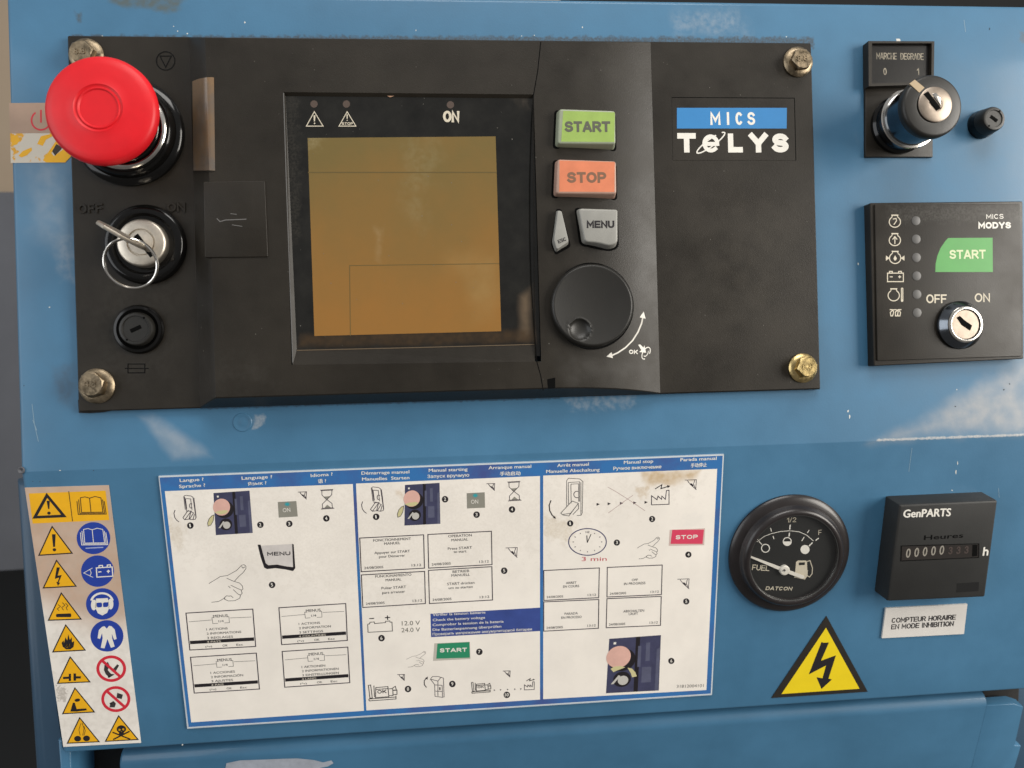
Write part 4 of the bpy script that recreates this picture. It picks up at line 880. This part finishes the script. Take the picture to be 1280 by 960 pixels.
def hourglass(dx, dy, col, c, s=1.0):
    ls = [[(1035,210),(1115,205)],[(1040,214),(1113,210)],[(1040,327),(1122,322)],[(1044,322),(1116,318)],
          [(1045,212),(1046,240),(1072,266),(1074,270),(1048,296),(1050,323)],[(1108,210),(1106,238),(1080,264),(1079,270),(1108,292),(1110,320)]]
    strokes('hourglass_drawing', L, [mv(l,dx,dy) for l in ls], 0.75, H2, inkp, col, c)
    flats('hourglass_sand', L, [mv([(1056,250),(1100,247),(1079,268),(1074,268)],dx,dy), mv([(1060,320),(1078,300),(1102,318)],dx,dy)], H2, printgrey, col, c)
hourglass(0, 0, cols[0], A); hourglass(-30, -50, cols[1], C)
for n, x, y in (('1',236,428),('2',667,423),('3',845,417),('4',1073,384),('5',739,793)): num(n, x, y, cols[0], A)
for n, x, y in (('1',198,374),('2',622,266),('3',816,361),('4',1034,329),('5',986,706)): num(n, x, y, cols[1], C)
# menu key drawing and pointing hand
mk = flat('menu_key_drawing', L, [(650,546),(668,545),(700,660),(716,672),(770,668),(830,680),(868,684),(862,540),(872,544),(882,690),(868,708),(820,698),(760,690),(708,696),(690,686),(668,620)], H2, inkk, cols[0], A)
flat('menu_key_drawing', L, [(672,552),(862,541),(868,682),(830,679),(770,667),(716,670),(702,660)], H2, mat('print_key_white', (0.62,0.58,0.55), rough=0.45, noise=0.12, nscale=120), cols[0], A)
stext('printed_text', L, 'MENU', (710,614), (852,610), 23, H3, inkk, cols[0], A, t=0.22)
HAND = [[(350,785),(420,742),(465,735),(520,705),(552,672),(566,668),(578,678),(578,694),(560,718),(535,740),(508,770)],[(460,752),(500,770),(540,782),(556,800),(560,818),(548,828)],[(485,795),(520,812),(548,824),(555,845),(545,855)],[(470,800),(482,812)],[(500,822),(530,850),(545,856),(540,875),(510,890),(470,892),(445,880),(450,868)],[(366,900),(410,895),(440,878),(458,860),(475,862),(485,860),(500,872)],[(552,680),(560,690),(572,682)]]
strokes('hand_drawing', L, HAND, 0.65, H2, inkg, cols[0], A)
strokes('hand_drawing', L, [mv([((x-350)*0.52+384,(y-668)*0.42+365) for x, y in l],0,0) for l in HAND], 0.5, H2, inklg, cols[1], D)
strokes('hand_drawing', L, [[((x-350)*0.60+672,(y-668)*0.58+548) for x, y in l] for l in HAND], 0.6, H2, inkg, cols[2], EE)
def menubox(q, lines, hx, sel_, col, c, tail=None):
    b = strokes('screen_box', L, [[q[0],q[1],q[2],q[3],q[0]]], 1.25, H2, inkp, col, c); f = bil(*q)
    def tt(s, x0, x1, y, cap, m=inkg, bold=0.0, h=H2): text('printed_text', L, s, f(x0,y), f(x1,y), cap, h, m, b, c, bold or 0.012)
    tt('MENUS', 0.40, 0.62, 0.165, 16); tt('1/4', 0.475, 0.55, 0.30, 13)
    strokes('screen_rule', L, [[f(0.03,0.24),f(0.38,0.225)],[f(0.65,0.20),f(0.97,0.21)],[f(0.46,0.325),f(0.385,0.325),f(0.38,0.165),f(0.42,0.165)],[f(0.56,0.325),f(0.635,0.325),f(0.635,0.165),f(0.60,0.165)]], 0.55, H2, inkg, b, c)
    for i, (s, x1) in enumerate(lines): tt(s, 0.28, x1, 0.50+i*0.115, 13)
    flat('selected_row', L, [f(0.015,0.755),f(0.985,0.755),f(0.985,0.845),f(0.015,0.845)], H2, inkk, b, c)
    tt(sel_[0], 0.27, sel_[1], 0.835, 12, mat('ink_cream_small', (0.60,0.55,0.47), rough=0.5), 0.01, H3)
    tt('(^v)', 0.24, 0.34, 0.955, 10); tt('OK', 0.50, 0.58, 0.955, 12); tt('Esc', 0.71, 0.81, 0.955, 12)
menubox(((209,130),(620,105),(638,335),(233,357)), [('1 ACTIONS',0.60),('2 INFORMATIONS',0.80),('3 REGLAGES',0.67)], 0, ('4 PAYS',0.48), cols[0], B)
menubox(((781,97),(1192,71),(1202,298),(798,324)), [('1 ACTIONS',0.60),('2 INFORMATION',0.76),('3 SETTINGS',0.64)], 0, ('4 COUNTRIES',0.68), cols[0], B)
menubox(((237,402),(642,376),(661,597),(260,622)), [('1 ACCIONES',0.65),('2 INFORMACIÓN',0.77),('3 AJUSTES',0.61)], 0, ('4 PAIS',0.46), cols[0], B)
menubox(((801,366),(1205,339),(1217,558),(817,586)), [('1 AKTIONEN',0.64),('2 INFORMATIONEN',0.84),('3 EINSTELLUNGEN',0.84)], 0, ('4 LAND',0.49), cols[0], B)
def msgbox(q, lines, col, c, cap=15, date='24/08/2005', hour='13:12', fx=None):
    b = strokes('screen_box', L, [[q[0],q[1],q[2],q[3],q[0]]], 1.2, H2, inkp, col, c); f = bil(*q)
    for s, x0, x1, y in lines: text('printed_text', L, s, f(x0,y), f(x1,y), cap, H2, inkg, b, c, 0.012)
    text('printed_text', L, date, f(0.05,0.93), f(0.35,0.93), cap*0.95, H2, inkg, b, c, 0.012); text('printed_text', L, hour, f(0.80,0.93), f(0.95,0.93), cap*0.95, H2, inkg, b, c, 0.012)
msgbox(((97,505),(490,485),(495,690),(106,712)), [('FONCTIONNEMENT',0.21,0.80,0.13),('MANUEL',0.38,0.63,0.24),('Appuyer sur START',0.22,0.78,0.50),('pour Démarrer',0.29,0.70,0.62)], cols[1], C)
msgbox(((516,483),(907,463),(911,668),(521,690)), [('OPERATION',0.32,0.69,0.12),('MANUAL',0.37,0.63,0.24),('Press START',0.31,0.69,0.49),('to start',0.40,0.60,0.59)], cols[1], C)
msgbox(((107,732),(496,710),(501,908),(116,932)), [('FUNCIONAMIENTO',0.22,0.79,0.11),('MANUAL',0.38,0.63,0.24),('Pulsar START',0.31,0.70,0.48),('para arrancar',0.32,0.68,0.62)], cols[1], C)
msgbox(((520,704),(910,681),(914,886),(526,908)), [('BETRIEB',0.38,0.64,0.12),('MANUELL',0.36,0.65,0.23),('START drücken',0.29,0.72,0.48),('um zu starten',0.31,0.69,0.60)], cols[1], C)
msgbox(((97,754),(439,738),(435,921),(98,938)), [('ARRET',0.40,0.59,0.49),('EN COURS',0.35,0.64,0.61)], cols[2], EE, 14, '24/08/2005', '13:12')
msgbox(((488,735),(826,720),(821,902),(486,917)), [('OFF',0.45,0.56,0.50),('IN PROGRESS',0.31,0.70,0.62)], cols[2], EE, 14)
msgbox(((97,258),(436,243),(433,420),(97,438)), [('PARADA',0.38,0.62,0.48),('EN PROCESO',0.32,0.69,0.61)], cols[2], FF, 14)
msgbox(((486,238),(820,224),(815,402),(481,417)), [('ABSCHALTEN',0.31,0.69,0.50),('LÄUFT',0.41,0.58,0.60)], cols[2], FF, 14)
# lower half of the middle column
strokes('battery_drawing', L, [[(146,198),(148,248),(298,240),(295,184)],[(146,198),(158,196),(160,186),(186,184),(188,194),(256,188),(256,180),(282,178),(284,186),(295,184)],[(156,164),(186,162)],[(252,158),(284,156)],[(267,144),(269,172)]], [0.9,0.9,1.3,1.3,1.3], H2, inkk, cols[1], D)
T('12.0 V', (356,206), (468,202), 26, inkdg, cols[1], D); T('24.0 V', (354,248), (468,244), 26, inkdg, cols[1], D)
vb = flat('blue_panel', L, [(532,134),(1208,96),(1208,240),(536,278)], H2, mat('print_blue', (0.040,0.070,0.26), rough=0.42, noise=0.2, nscale=60), cols[1], D)
for s, a, b in (('Vérifier la tension batterie',(546,148),(870,132)),('Check the battery voltage',(546,180),(868,164)),('Comprobar la tension de la bateria',(546,210),(982,188)),('Die Batteriespannung überprüfen',(546,240),(968,218)),('Проверить напряжение аккумуляторной батареи',(546,268),(1156,236))):
    T(s, a, b, 15, inkw, vb, D, 0.012, H3)
sk = flat('start_key_drawing', L, [(556,316),(774,306),(778,412),(548,424)], H2, mat('print_key_grey', (0.50,0.47,0.41), rough=0.45), cols[1], D)
flat('start_key_drawing', L, [(575,318),(772,308),(774,404),(568,410)], H3, green2, cols[1], D)
stext('printed_text', L, 'START', (590,372), (756,367), 25, H3+0.03, inkw, cols[1], D, t=0.24)
def genset(ox, oy, s, col, c):
    def m_(l): return [(ox+x*s, oy+y*s) for x, y in l]
    ls = [[(0,8),(14,6),(24,86),(10,88),(0,8)],[(34,10),(38,80)],[(46,22),(120,16),(126,78),(44,84),(46,22)],[(46,34),(122,28)],[(126,30),(150,28),(152,70),(128,72)],[(150,24),(166,14),(172,36),(150,40)],[(154,40),(176,38),(176,64),(154,66)],[(4,92),(170,80),(170,72)],[(4,104),(170,92),(170,80)],[(4,92),(4,104)]]
    strokes('generator_drawing', L, [m_(l) for l in ls], 1.0*(0.75+0.25*s), H2, inkk, col, c)
    stext('printed_text', L, 'OK', (ox+56*s,oy+60*s), (ox+112*s,oy+56*s), 22*s, H2, inkk, col, c, t=0.2)
genset(150, 566, 1.0, cols[1], D); genset(784, 552, 0.68, cols[1], D)
eye(350,524,0.85,cols[1],D); eye(1000,502,0.85,cols[1],D)
strokes('switch_drawing', L, [[(532,536),(545,520),(580,520),(612,530),(616,645),(606,648),(560,642),(558,570),(532,536)],[(532,536),(578,548),(596,526)],[(578,548),(578,640)],[(560,572),(604,574),(606,646)],[(560,610),(604,612)]], 0.8, H2, inkp, cols[1], D)
strokes('arrow', L, [[(508,588),(494,570),(494,546),(510,526)]], 1.2, H2, inkk, cols[1], D)
flats('arrow', L, [[(516,520),(514,540),(500,530)],[(586,586),(594,586),(594,604),(586,604)]], H2, inkk, cols[1], D)
for i, x in enumerate((927,965,1008,1053,1090)): flat('dot_arrow', L, [(x-5,599-i*2),(x+5,604-i*2),(x-5,609-i*2)], H2, inkp, cols[1], D)
def factory(ox, oy, s, col, c):
    m_ = lambda l: [(ox+x*s, oy+y*s) for x, y in l]
    strokes('factory_drawing', L, [m_([(0,34),(0,90),(108,86),(108,0),(92,2),(86,56),(64,36),(62,56),(40,36),(34,58),(0,34)])], 1.05*(0.7+0.3*s), H2, inkp, col, c)
    strokes('lightning_drawing', L, [m_([(22,-8),(64,-34),(58,-10),(104,-24)])], 1.3*(0.7+0.3*s), H2, inkk, col, c)
    flat('lightning_drawing', L, m_([(96,-32),(116,-26),(100,-14)]), H2, inkk, col, c)
factory(1110, 552, 0.56, cols[1], D)
for n, x, y in (('6',231,284),('7',833,368),('8',394,597),('9',667,566),('10',1002,633)): num(n, x, y, cols[1], D)
# right column
strokes('switch_drawing', L, [[(238,200),(250,186),(318,190),(338,206),(334,400),(326,414),(300,416)],[(238,200),(238,360)],[(248,212),(318,208),(318,330)],[(264,222),(312,220),(312,330)],[(248,212),(250,350)],[(264,222),(266,340)],[(326,210),(326,410)],[(272,326),(202,400),(214,412),(252,418),(310,340),(272,326)],[(214,408),(262,402)],[(252,418),(262,402),(306,346)],[(310,344),(312,372),(276,410)]], 0.75, H2, inkg, cols[2], EE)
strokes('switch_drawing', L, [ell(302,286,20,20,16,70,290)], 0.9, H2, inkp, cols[2], EE)
strokes('arrow', L, [[(142,322),(130,352),(134,386),(148,412),(168,432)]], 1.4, H2, inkk, cols[2], EE)
flat('arrow', L, [(172,436),(154,430),(166,418)], H2, inkk, cols[2], EE)
for i, x in enumerate((432,500,576,658,727)): flat('dot_arrow', L, [(x-10,338-i*3),(x+10,345-i*3),(x-10,356-i*3)], H2, inkk if i in (0,1,4) else inkp, cols[2], EE)
strokes('crossing_lines', L, [[(490,240),(540,268),(610,312),(650,338),(720,386)],[(494,400),(560,352),(620,308),(645,292)]], 0.5, H2, mat('ink_faded_red', (0.36,0.22,0.21), rough=0.5), cols[2], EE)
factory(760, 260, 1.0, cols[2], EE)
eye(1000,222,1.35,cols[2],EE); eye(955,832,1.35,cols[2],EE)
clk = strokes('clock_drawing', L, [ell(366,578,116,82,48)+[(482,578)]], 1.3, H2, mat('ink_navy', (0.035,0.035,0.12), rough=0.5), cols[2], EE)
strokes('clock_hands', L, [[(365,582),(362,538)],[(365,582),(388,530)]], [1.2,1.0], H2, inkk, clk, EE)
strokes('clock_ticks', L, [[(366+x*0.80*104,578+y*0.80*72),(366+x*0.88*104,578+y*0.88*72)] for x, y in [(math.cos(math.radians(30*k)), math.sin(math.radians(30*k))) for k in range(12)]], 0.9, H2, inkp, clk, EE)
T('12', (355,524), (379,523), 13, inkp, clk, EE)
T('3 min', (330,696), (484,694), 25, inkred, cols[2], EE)
flat('stop_key_drawing', L, [(872,504),(1090,494),(1084,598),(866,602)], H2, mat('print_soft_pink', (0.62,0.48,0.43), rough=0.45), cols[2], EE)
flat('stop_key_drawing', L, [(888,503),(1083,502),(1074,590),(877,590)], H2+0.015, pinkred, cols[2], EE)
stext('printed_text', L, 'STOP', (908,562), (1044,558), 25, H3, inkw, cols[2], EE, t=0.22)
for n, x, y in (('1',260,464),('2',764,437),('3',547,582),('4',987,656)): num(n, x, y, cols[2], EE, 19)
num('5', 974, 255, cols[2], FF, 19); num('6', 882, 621, cols[2], FF, 19)
ph = photo(bil((500,485),(818,462),(805,803),(480,820)), cols[2], FF)
flats('photo_detail', L, [[(508,670),(530,656),(570,652),(598,660),(580,668),(548,680),(525,690)],[(612,662),(640,668),(660,690),(670,716),(640,722),(634,700)]], H2+0.045, paleyel, ph, FF)
T('31812004101', (914,787), (1080,782), 18, inkg, cols[2], FF)

# ================================================================== warning sticker
Wc = crop(0,580,2.525); hw = 0.25; G1, G2, G3 = hw+0.03, hw+0.06, hw+0.09
wst = thing('warning_sticker', 'tall narrow sticker of yellow hazard triangles and blue duty discs', 'sticker', L.pt(125, 932, 0))
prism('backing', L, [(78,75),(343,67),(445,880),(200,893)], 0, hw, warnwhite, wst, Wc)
hp = flat('yellow_header', L, [(91,93),(333,84),(345,177),(103,188)], G1, warnyel, wst, Wc)
strokes('header_rule', L, [[(217,86),(229,181)]], 0.8, G2, inkk, hp, Wc)
strokes('header_triangle', L, [[(148,99),(110,168),(202,164),(148,99)]], 3.4, G2, inkk, hp, Wc)
flats('header_triangle', L, [[(147,116),(157,116),(156,142),(152,142)], ell(154.5,155,5.5,5,14)], G2, inkk, hp, Wc)
def book(cx, cy, s, m, par, h, lw=0.9):
    ls = []
    for k in range(3):
        o = k*5*s; ls.append([(cx-32*s-o,cy-26*s+o*1.0),(cx-28*s-o,cy+18*s+o*0.6),(cx+36*s+o,cy+17*s+o*0.6),(cx+30*s+o,cy-26*s+o*1.0)])
    ls += [[(cx-32*s,cy-26*s),(cx-18*s,cy-29*s),(cx-4*s,cy-25*s),(cx,cy+16*s)],[(cx-4*s,cy-25*s),(cx+12*s,cy-30*s),(cx+30*s,cy-26*s)]]
    strokes('open_book', L, ls, lw, h, m, par, Wc)
book(287, 134, 1.05, inkk, hp, G2)
def tri(apex, br, bl):
    t = flat('hazard_triangle', L, [apex, br, bl], G1, inkk, wst, Wc); cx = sum(p[0] for p in (apex,br,bl))/3; cy = sum(p[1] for p in (apex,br,bl))/3
    flat('yellow_field', L, [(cx+(p[0]-cx)*0.88, cy+(p[1]-cy)*0.88) for p in (apex,br,bl)], G2, warnyel, t, Wc); return t, cx, cy
tr = [tri(*a) for a in (((164,194),(231,283),(120,290)),((178,301),(243,387),(134,393)),((193,404),(259,491),(150,495)),((207,505),(272,589),(164,595)),((221,606),(287,689),(179,694)),((236,704),(301,784),(195,790)),((251,798),(316,878),(210,883)),((374,792),(439,871),(330,877)))]
def sym(i, polys=(), lines=(), lw=0.9, m=inkk):
    t, cx, cy = tr[i]
    if polys: flats('hazard_symbol', L, [[(cx+x, cy+y) for x, y in p] for p in polys], G3, m, t, Wc)
    if lines: strokes('hazard_symbol', L, [[(cx+x, cy+y) for x, y in p] for p in lines], lw, G3, m, t, Wc)
sym(0, [[(-8,-34),(4,-34),(2,6),(-4,6)], ell(0,15,5.5,5,14)])
sym(1, [[(-6,-34),(4,-34),(-3,-8),(10,-10),(0,14),(5,14),(-2,24),(-7,12),(-3,12),(2,-2),(-12,2)]])
sym(2, [roundrect([(-24,10),(24,8),(24,20),(-24,20)],4)], [[(-14,0),(-20,-6),(-10,-14),(-18,-20)],[(0,-2),(-6,-10),(4,-18),(-4,-26)],[(12,-2),(8,-10),(14,-16),(6,-24)]], 0.7)
sym(3, [[(-20,2),(-14,-6),(-12,2),(-8,-16),(-2,-6),(1,-26),(6,-8),(12,-16),(13,0),(20,-4),(18,14),(8,22),(-6,22),(-16,14)]])
sym(3, [[(-7,8),(-2,2),(2,10),(6,4),(7,14),(0,19),(-6,16)]], m=warnyel)
sym(4, [[(-30,9),(-12,8),(-12,-1),(-5,-1),(-5,22),(-12,22),(-12,15),(-30,16)],[(3,-2),(11,-2),(11,7),(26,7),(26,14),(11,14),(11,21),(3,21)]])
sym(5, [[(-22,22),(-14,-6),(-8,-6),(-2,14),(28,12),(30,18),(-2,22)], ell(0,-14,9,5,14,rot=-10)])
sym(6, [ell(-14,14,11,9,18), ell(14,13,11,9,18)], [[(-6,4),(-10,-14),(-4,-34)],[(2,4),(6,-18),(0,-36)],[(6,4),(10,-12),(6,-26)]], 0.6)
sym(7, [ell(2,-10,15,12,20)+[], [(-6,0),(10,-1),(9,9),(-5,10)]], [[(-26,0),(30,22)],[(-24,23),(28,-3)]], 1.9)
sym(7, [ell(-4,-8,4,3.6,10), ell(8,-9,4,3.6,10), [(1,-3),(4,-3),(2.5,1)]], m=warnyel)
def duty(x, y, r): return flat('duty_disc', L, ell(x,y,r,r*0.955,40), G1, warnblue, wst, Wc)
d1 = duty(295,234,53); book(295, 232, 0.98, inkw, d1, G2, 0.8)
strokes('disc_underline', L, [[(270,266),(326,263)]], 1.4, G2, mat('ink_pale_blue', (0.35,0.40,0.62), rough=0.5), d1, Wc)
d2 = duty(308,338,52)
strokes('battery_symbol', L, [[(304,328),(354,325),(356,354),(306,357),(304,328)],[(312,326),(313,321),(323,320),(324,326)],[(338,325),(339,319),(348,318),(349,324)],[(310,341),(320,340)],[(337,339),(347,338)],[(342,334),(342,344)]], 1.3, G2, inkw, d2, Wc)
strokes('eye_symbol', L, [[(292,328),(264,344),(294,358)],[(284,333),(288,344),(284,353)]], 0.7, G2, inkw, d2, Wc)
d3 = duty(323.5,441.5,52)
strokes('head_symbol', L, [ell(322,436,34,28,24,190,350)], 2.6, G2, inkw, d3, Wc)
flats('head_symbol', L, [ell(296,445,9,17,16), ell(349,442,9,17,16), [(303,425),(340,423),(346,450),(338,470),(323,478),(309,471),(300,452)]], G2, inkw, d3, Wc)
flats('goggles', L, [roundrect([(304,438),(322,437),(322,452),(306,453)],5), roundrect([(325,437),(343,436),(341,451),(325,452)],5)], G3, warnblue, d3, Wc)
d4 = duty(337.5,542.5,52)
flats('overalls', L, [[(322,514),(330,512),(337,520),(344,511),(352,512),(362,522),(368,552),(360,555),(353,536),(354,550),(362,576),(350,580),(339,552),(330,582),(318,580),(324,550),(322,534),(316,552),(308,550),(312,524)]], G2, inkw, d4, Wc)
def ban(x, y, r, polys):
    a, b = ell(x,y,r,r*0.89,40), ell(x,y,r*0.80,r*0.70,40)
    g = flats('prohibition_sign', L, [[a[i],a[(i+1)%40],b[(i+1)%40],b[i]] for i in range(40)], G1, warnred, wst, Wc)
    flats('crossed_symbol', L, polys, G1+0.01, mat('ink_charcoal', (0.035,0.03,0.03), rough=0.5), g, Wc)
    s = r*0.60; flat('crossbar', L, [(x-s-2,y-s*0.86+3),(x-s+4,y-s*0.86-3),(x+s+2,y+s*0.86-3),(x+s-4,y+s*0.86+3)], G2, warnred, g, Wc)
ban(351,646,47,[[(328,650),(330,634),(340,624),(346,636),(340,650),(350,662),(362,664),(346,674),(334,664)],[(356,648),(370,632),(376,636),(364,656)],ell(344,671,4,4,10)])
ban(365.5,742,46,[[(370,722),(388,728),(384,742),(368,738)],[(346,768),(348,754),(358,748),(366,756),(362,768)],ell(350,756,4,3,8)])

# ================================================================== fuel gauge
K9 = crop(880,580,3.2)
hg = 7.0; cG = L.uv(*K9(364,381), hg)
ga = thing('fuel_gauge', 'round black fuel gauge with white needle near empty', 'gauge', L.w(*cG, 0))
RG = 59.5*0.364*(1.01); RO = RG+8.2
lathe('bezel', L, cG, [(RO,0),(RO,1.2),(RO-0.8,2.2),(RO-2.6,2.9),(RO-4.2,3.2),(RO-4.8,4.2),(RO-5.2,5.6),(RO-6.2,6.7),(RG+1.0,hg),(RG+0.3,hg-0.2),(RG,hg-1.0),(RG-0.3,hg-2.6)], bezel, ga, n=96, cap0=False, cap1=False)
lathe('glass_rim', L, cG, [(RG+0.15,hg-0.6),(RG-0.25,hg-0.7),(RG-0.4,hg-1.3)], mat('rim_steel', (0.32,0.32,0.31), rough=0.25, metal=1.0), ga, n=96, cap0=False, cap1=False)
hd = hg-2.8
df = lathe('dial_face', L, cG, [(RG+0.2,hd),(0,hd)], dial, ga, n=64, cap0=False)
hq = hd+0.05
ARC = [(211,312),(240,290),(268,279),(305,270),(343,267),(380,271),(410,284),(438,308)]
strokes('scale', L, [ARC], 0.8, hq, inkw, df, K9)
strokes('scale', L, [[(266,256),(270,270)],[(276,288),(280,300)],[(345,243),(343,262)],[(342,275),(340,290)],[(421,264),(413,276)],[(401,292),(391,308)],[(209,296),(216,303)],[(220,310),(232,322)],[(459,296),(446,306)],[(434,314),(420,328)]], [1.1,1.1,1.6,1.6,1.1,1.1,1.1,1.1,1.4,1.6], hq, inkw, df, K9)
strokes('level_mark', L, [ell(246,337,16,16,24)+[(262,337)]], 1.2, hq, inkw, df, K9)
strokes('level_mark', L, [ell(333,310,16,16,24)+[(349,310)]], 1.2, hq, inkw, df, K9)
flats('level_mark', L, [ell(333,310,15,15,20,0,180), ell(404,342,18,18,24)], hq, inkw, df, K9)
stext('printed_text', L, '1/2', (331,234), (368,232), 19, hq, inkc, df, K9, t=0.13)
stext('printed_text', L, 'F', (457,284), (470,283), 20, hq, inkc, df, K9, t=0.13)
stext('printed_text', L, 'FUEL', (191,424), (260,428), 22, hq, inkc, df, K9, t=0.15)
stext('printed_text', L, 'DATCON', (245,504), (350,506), 14.5, hq, inkc, df, K9, t=0.20, shear=0.2)
flats('pump_symbol', L, [[(368,392),(376,386),(408,386),(412,392),(414,448),(404,462),(360,454),(364,446)]], hq, inkc, df, K9)
flats('pump_symbol', L, [[(380,394),(404,393),(403,404),(379,405)]], hq+0.04, dial, df, K9)
strokes('pump_symbol', L, [[(412,390),(424,386),(428,398),(434,416),(432,440),(422,452),(412,446),(414,424)]], 1.1, hq, inkc, df, K9)
hn = hd+0.9
nd = prism('needle', L, [(177,365),(183,366.5),(320,417),(330,421),(400,447),(403,453),(393,459),(316,431),(179,372)], hn-0.3, hn, needle, ga, K9)
lathe('needle_hub', L, L.uv(*K9(324,427), hn+0.6), [(2.45,hd),(2.45,hn+0.4),(2.0,hn+0.8),(0,hn+0.9)], needle, nd, n=28)
lathe('hub_pin', L, L.uv(*K9(324,427), hn+1.6), [(0.55,hn+0.9),(0.45,hn+1.35),(0,hn+1.4)], inkg, nd, n=14)

lathe('lens', L, cG, [(RG-0.1,hg-0.9),(RG*0.8,hg-0.35),(RG*0.55,hg+0.05),(RG*0.28,hg+0.3),(0,hg+0.38)], lens, ga, n=72, cap0=False)
# ================================================================== hour meter
hh = 11.0
hm = thing('hour_meter', 'square black hour meter with white digits in a narrow window', 'meter', L.w(*L.uv(1172,750,0), 0))
q = uvs(L, [(1124.5,631),(1247.5,625.5),(1231.5,746.5),(1109.5,752)], hh)
prism_uv('housing', L, roundrect(q, 0.9, 2), 0, hh, mat('meter_black', (0.017,0.017,0.016), rough=0.55, noise=0.2, nscale=60, bump=0.25, bscale=2200), hm, bevel=1.0, seg=2, draft=0.4)
hx = hh+0.04
text('printed_text', L, 'GenPARTS', (797,214), (985,208), 30, hx, inkw, hm, K9, bold=0.03)
text('printed_text', L, 'Heures', (880,304), (1036,294), 18, hx, slot, hm, K9, bold=0.02)
dw = flat('digit_window', L, [(792,330),(1098,322),(1097,372),(790,386)], hx, mat('meter_window', (0.030,0.026,0.024), rough=0.2), hm, K9)
strokes('window_frame', L, [[(790,328),(1100,319),(1099,374),(788,388),(790,328)]], 1.0, hx+0.1, slot, dw, K9)
for i in range(5): 
    x = 806+i*33.5; stext('digit', L, '0', (x,375-i*3.0), (x+18,374.5-i*3.0), 36, hx+0.03, mat('digit_grey_white', (0.28,0.255,0.215), rough=0.5), dw, K9, t=0.14)
for i in range(3):
    x = 976+i*32; stext('digit', L, '3', (x,362-i*1.5), (x+17,361-i*1.5), 30, hx+0.03, mat('digit_dull_red', (0.055,0.038,0.033), rough=0.5), dw, K9, t=0.16)
flat('window_end', L, [(1074,324),(1094,323),(1093,368),(1072,370)], hx+0.04, slot, dw, K9)  # dark patch at the right end of the digit window
stext('printed_text', L, 'h', (1114,367), (1136,366), 34, hx, inkw, hm, K9, t=0.19)
flat('blank_label', L, [(1012,478),(1100,472),(1098,508),(1010,514)], hx, mat('meter_black_patch', (0.009,0.009,0.009), rough=0.4), hm, K9)

# ================================================================== caption sticker and high-voltage sticker
cap_ = thing('caption_sticker', 'small white sticker reading COMPTEUR HORAIRE below the hour meter', 'sticker', L.w(*L.uv(1155,796,0), 0))
prism('paper', L, [(728,577),(1054,560),(1040,680),(712,697)], 0, 0.9, mat('caption_white', (0.70,0.67,0.63), rough=0.5, noise=0.05, nscale=80), cap_, K9)
stext('printed_text', L, 'COMPTEUR HORAIRE', (750,636), (1006,622), 20, 0.94, inkk, cap_, K9, t=0.17)
stext('printed_text', L, 'EN MODE INHIBITION', (748,662), (998,648), 20, 0.94, inkk, cap_, K9, t=0.17)
hv = thing('high_voltage_sticker', 'large yellow triangle with black lightning arrow and thick black border', 'sticker', L.w(*L.uv(1025,868,0), 0))
prism('black_border', L, [(490,608),(655,911),(270,936)], 0, 0.3, mat('border_black', (0.018,0.014,0.010), rough=0.5, noise=0.2, nscale=200), hv, K9)
flat('yellow_field', L, [(488,655),(622,899),(310,920)], 0.33, hvyel, hv, K9)
flat('lightning_arrow', L, [(470,712),(480,715),(500,714),(468,787),(528,765),(498,858),(512,862),(470,900),(450,853),(474,857),(488,806),(419,842)], 0.36, inkk, hv, K9)

flush_texts()
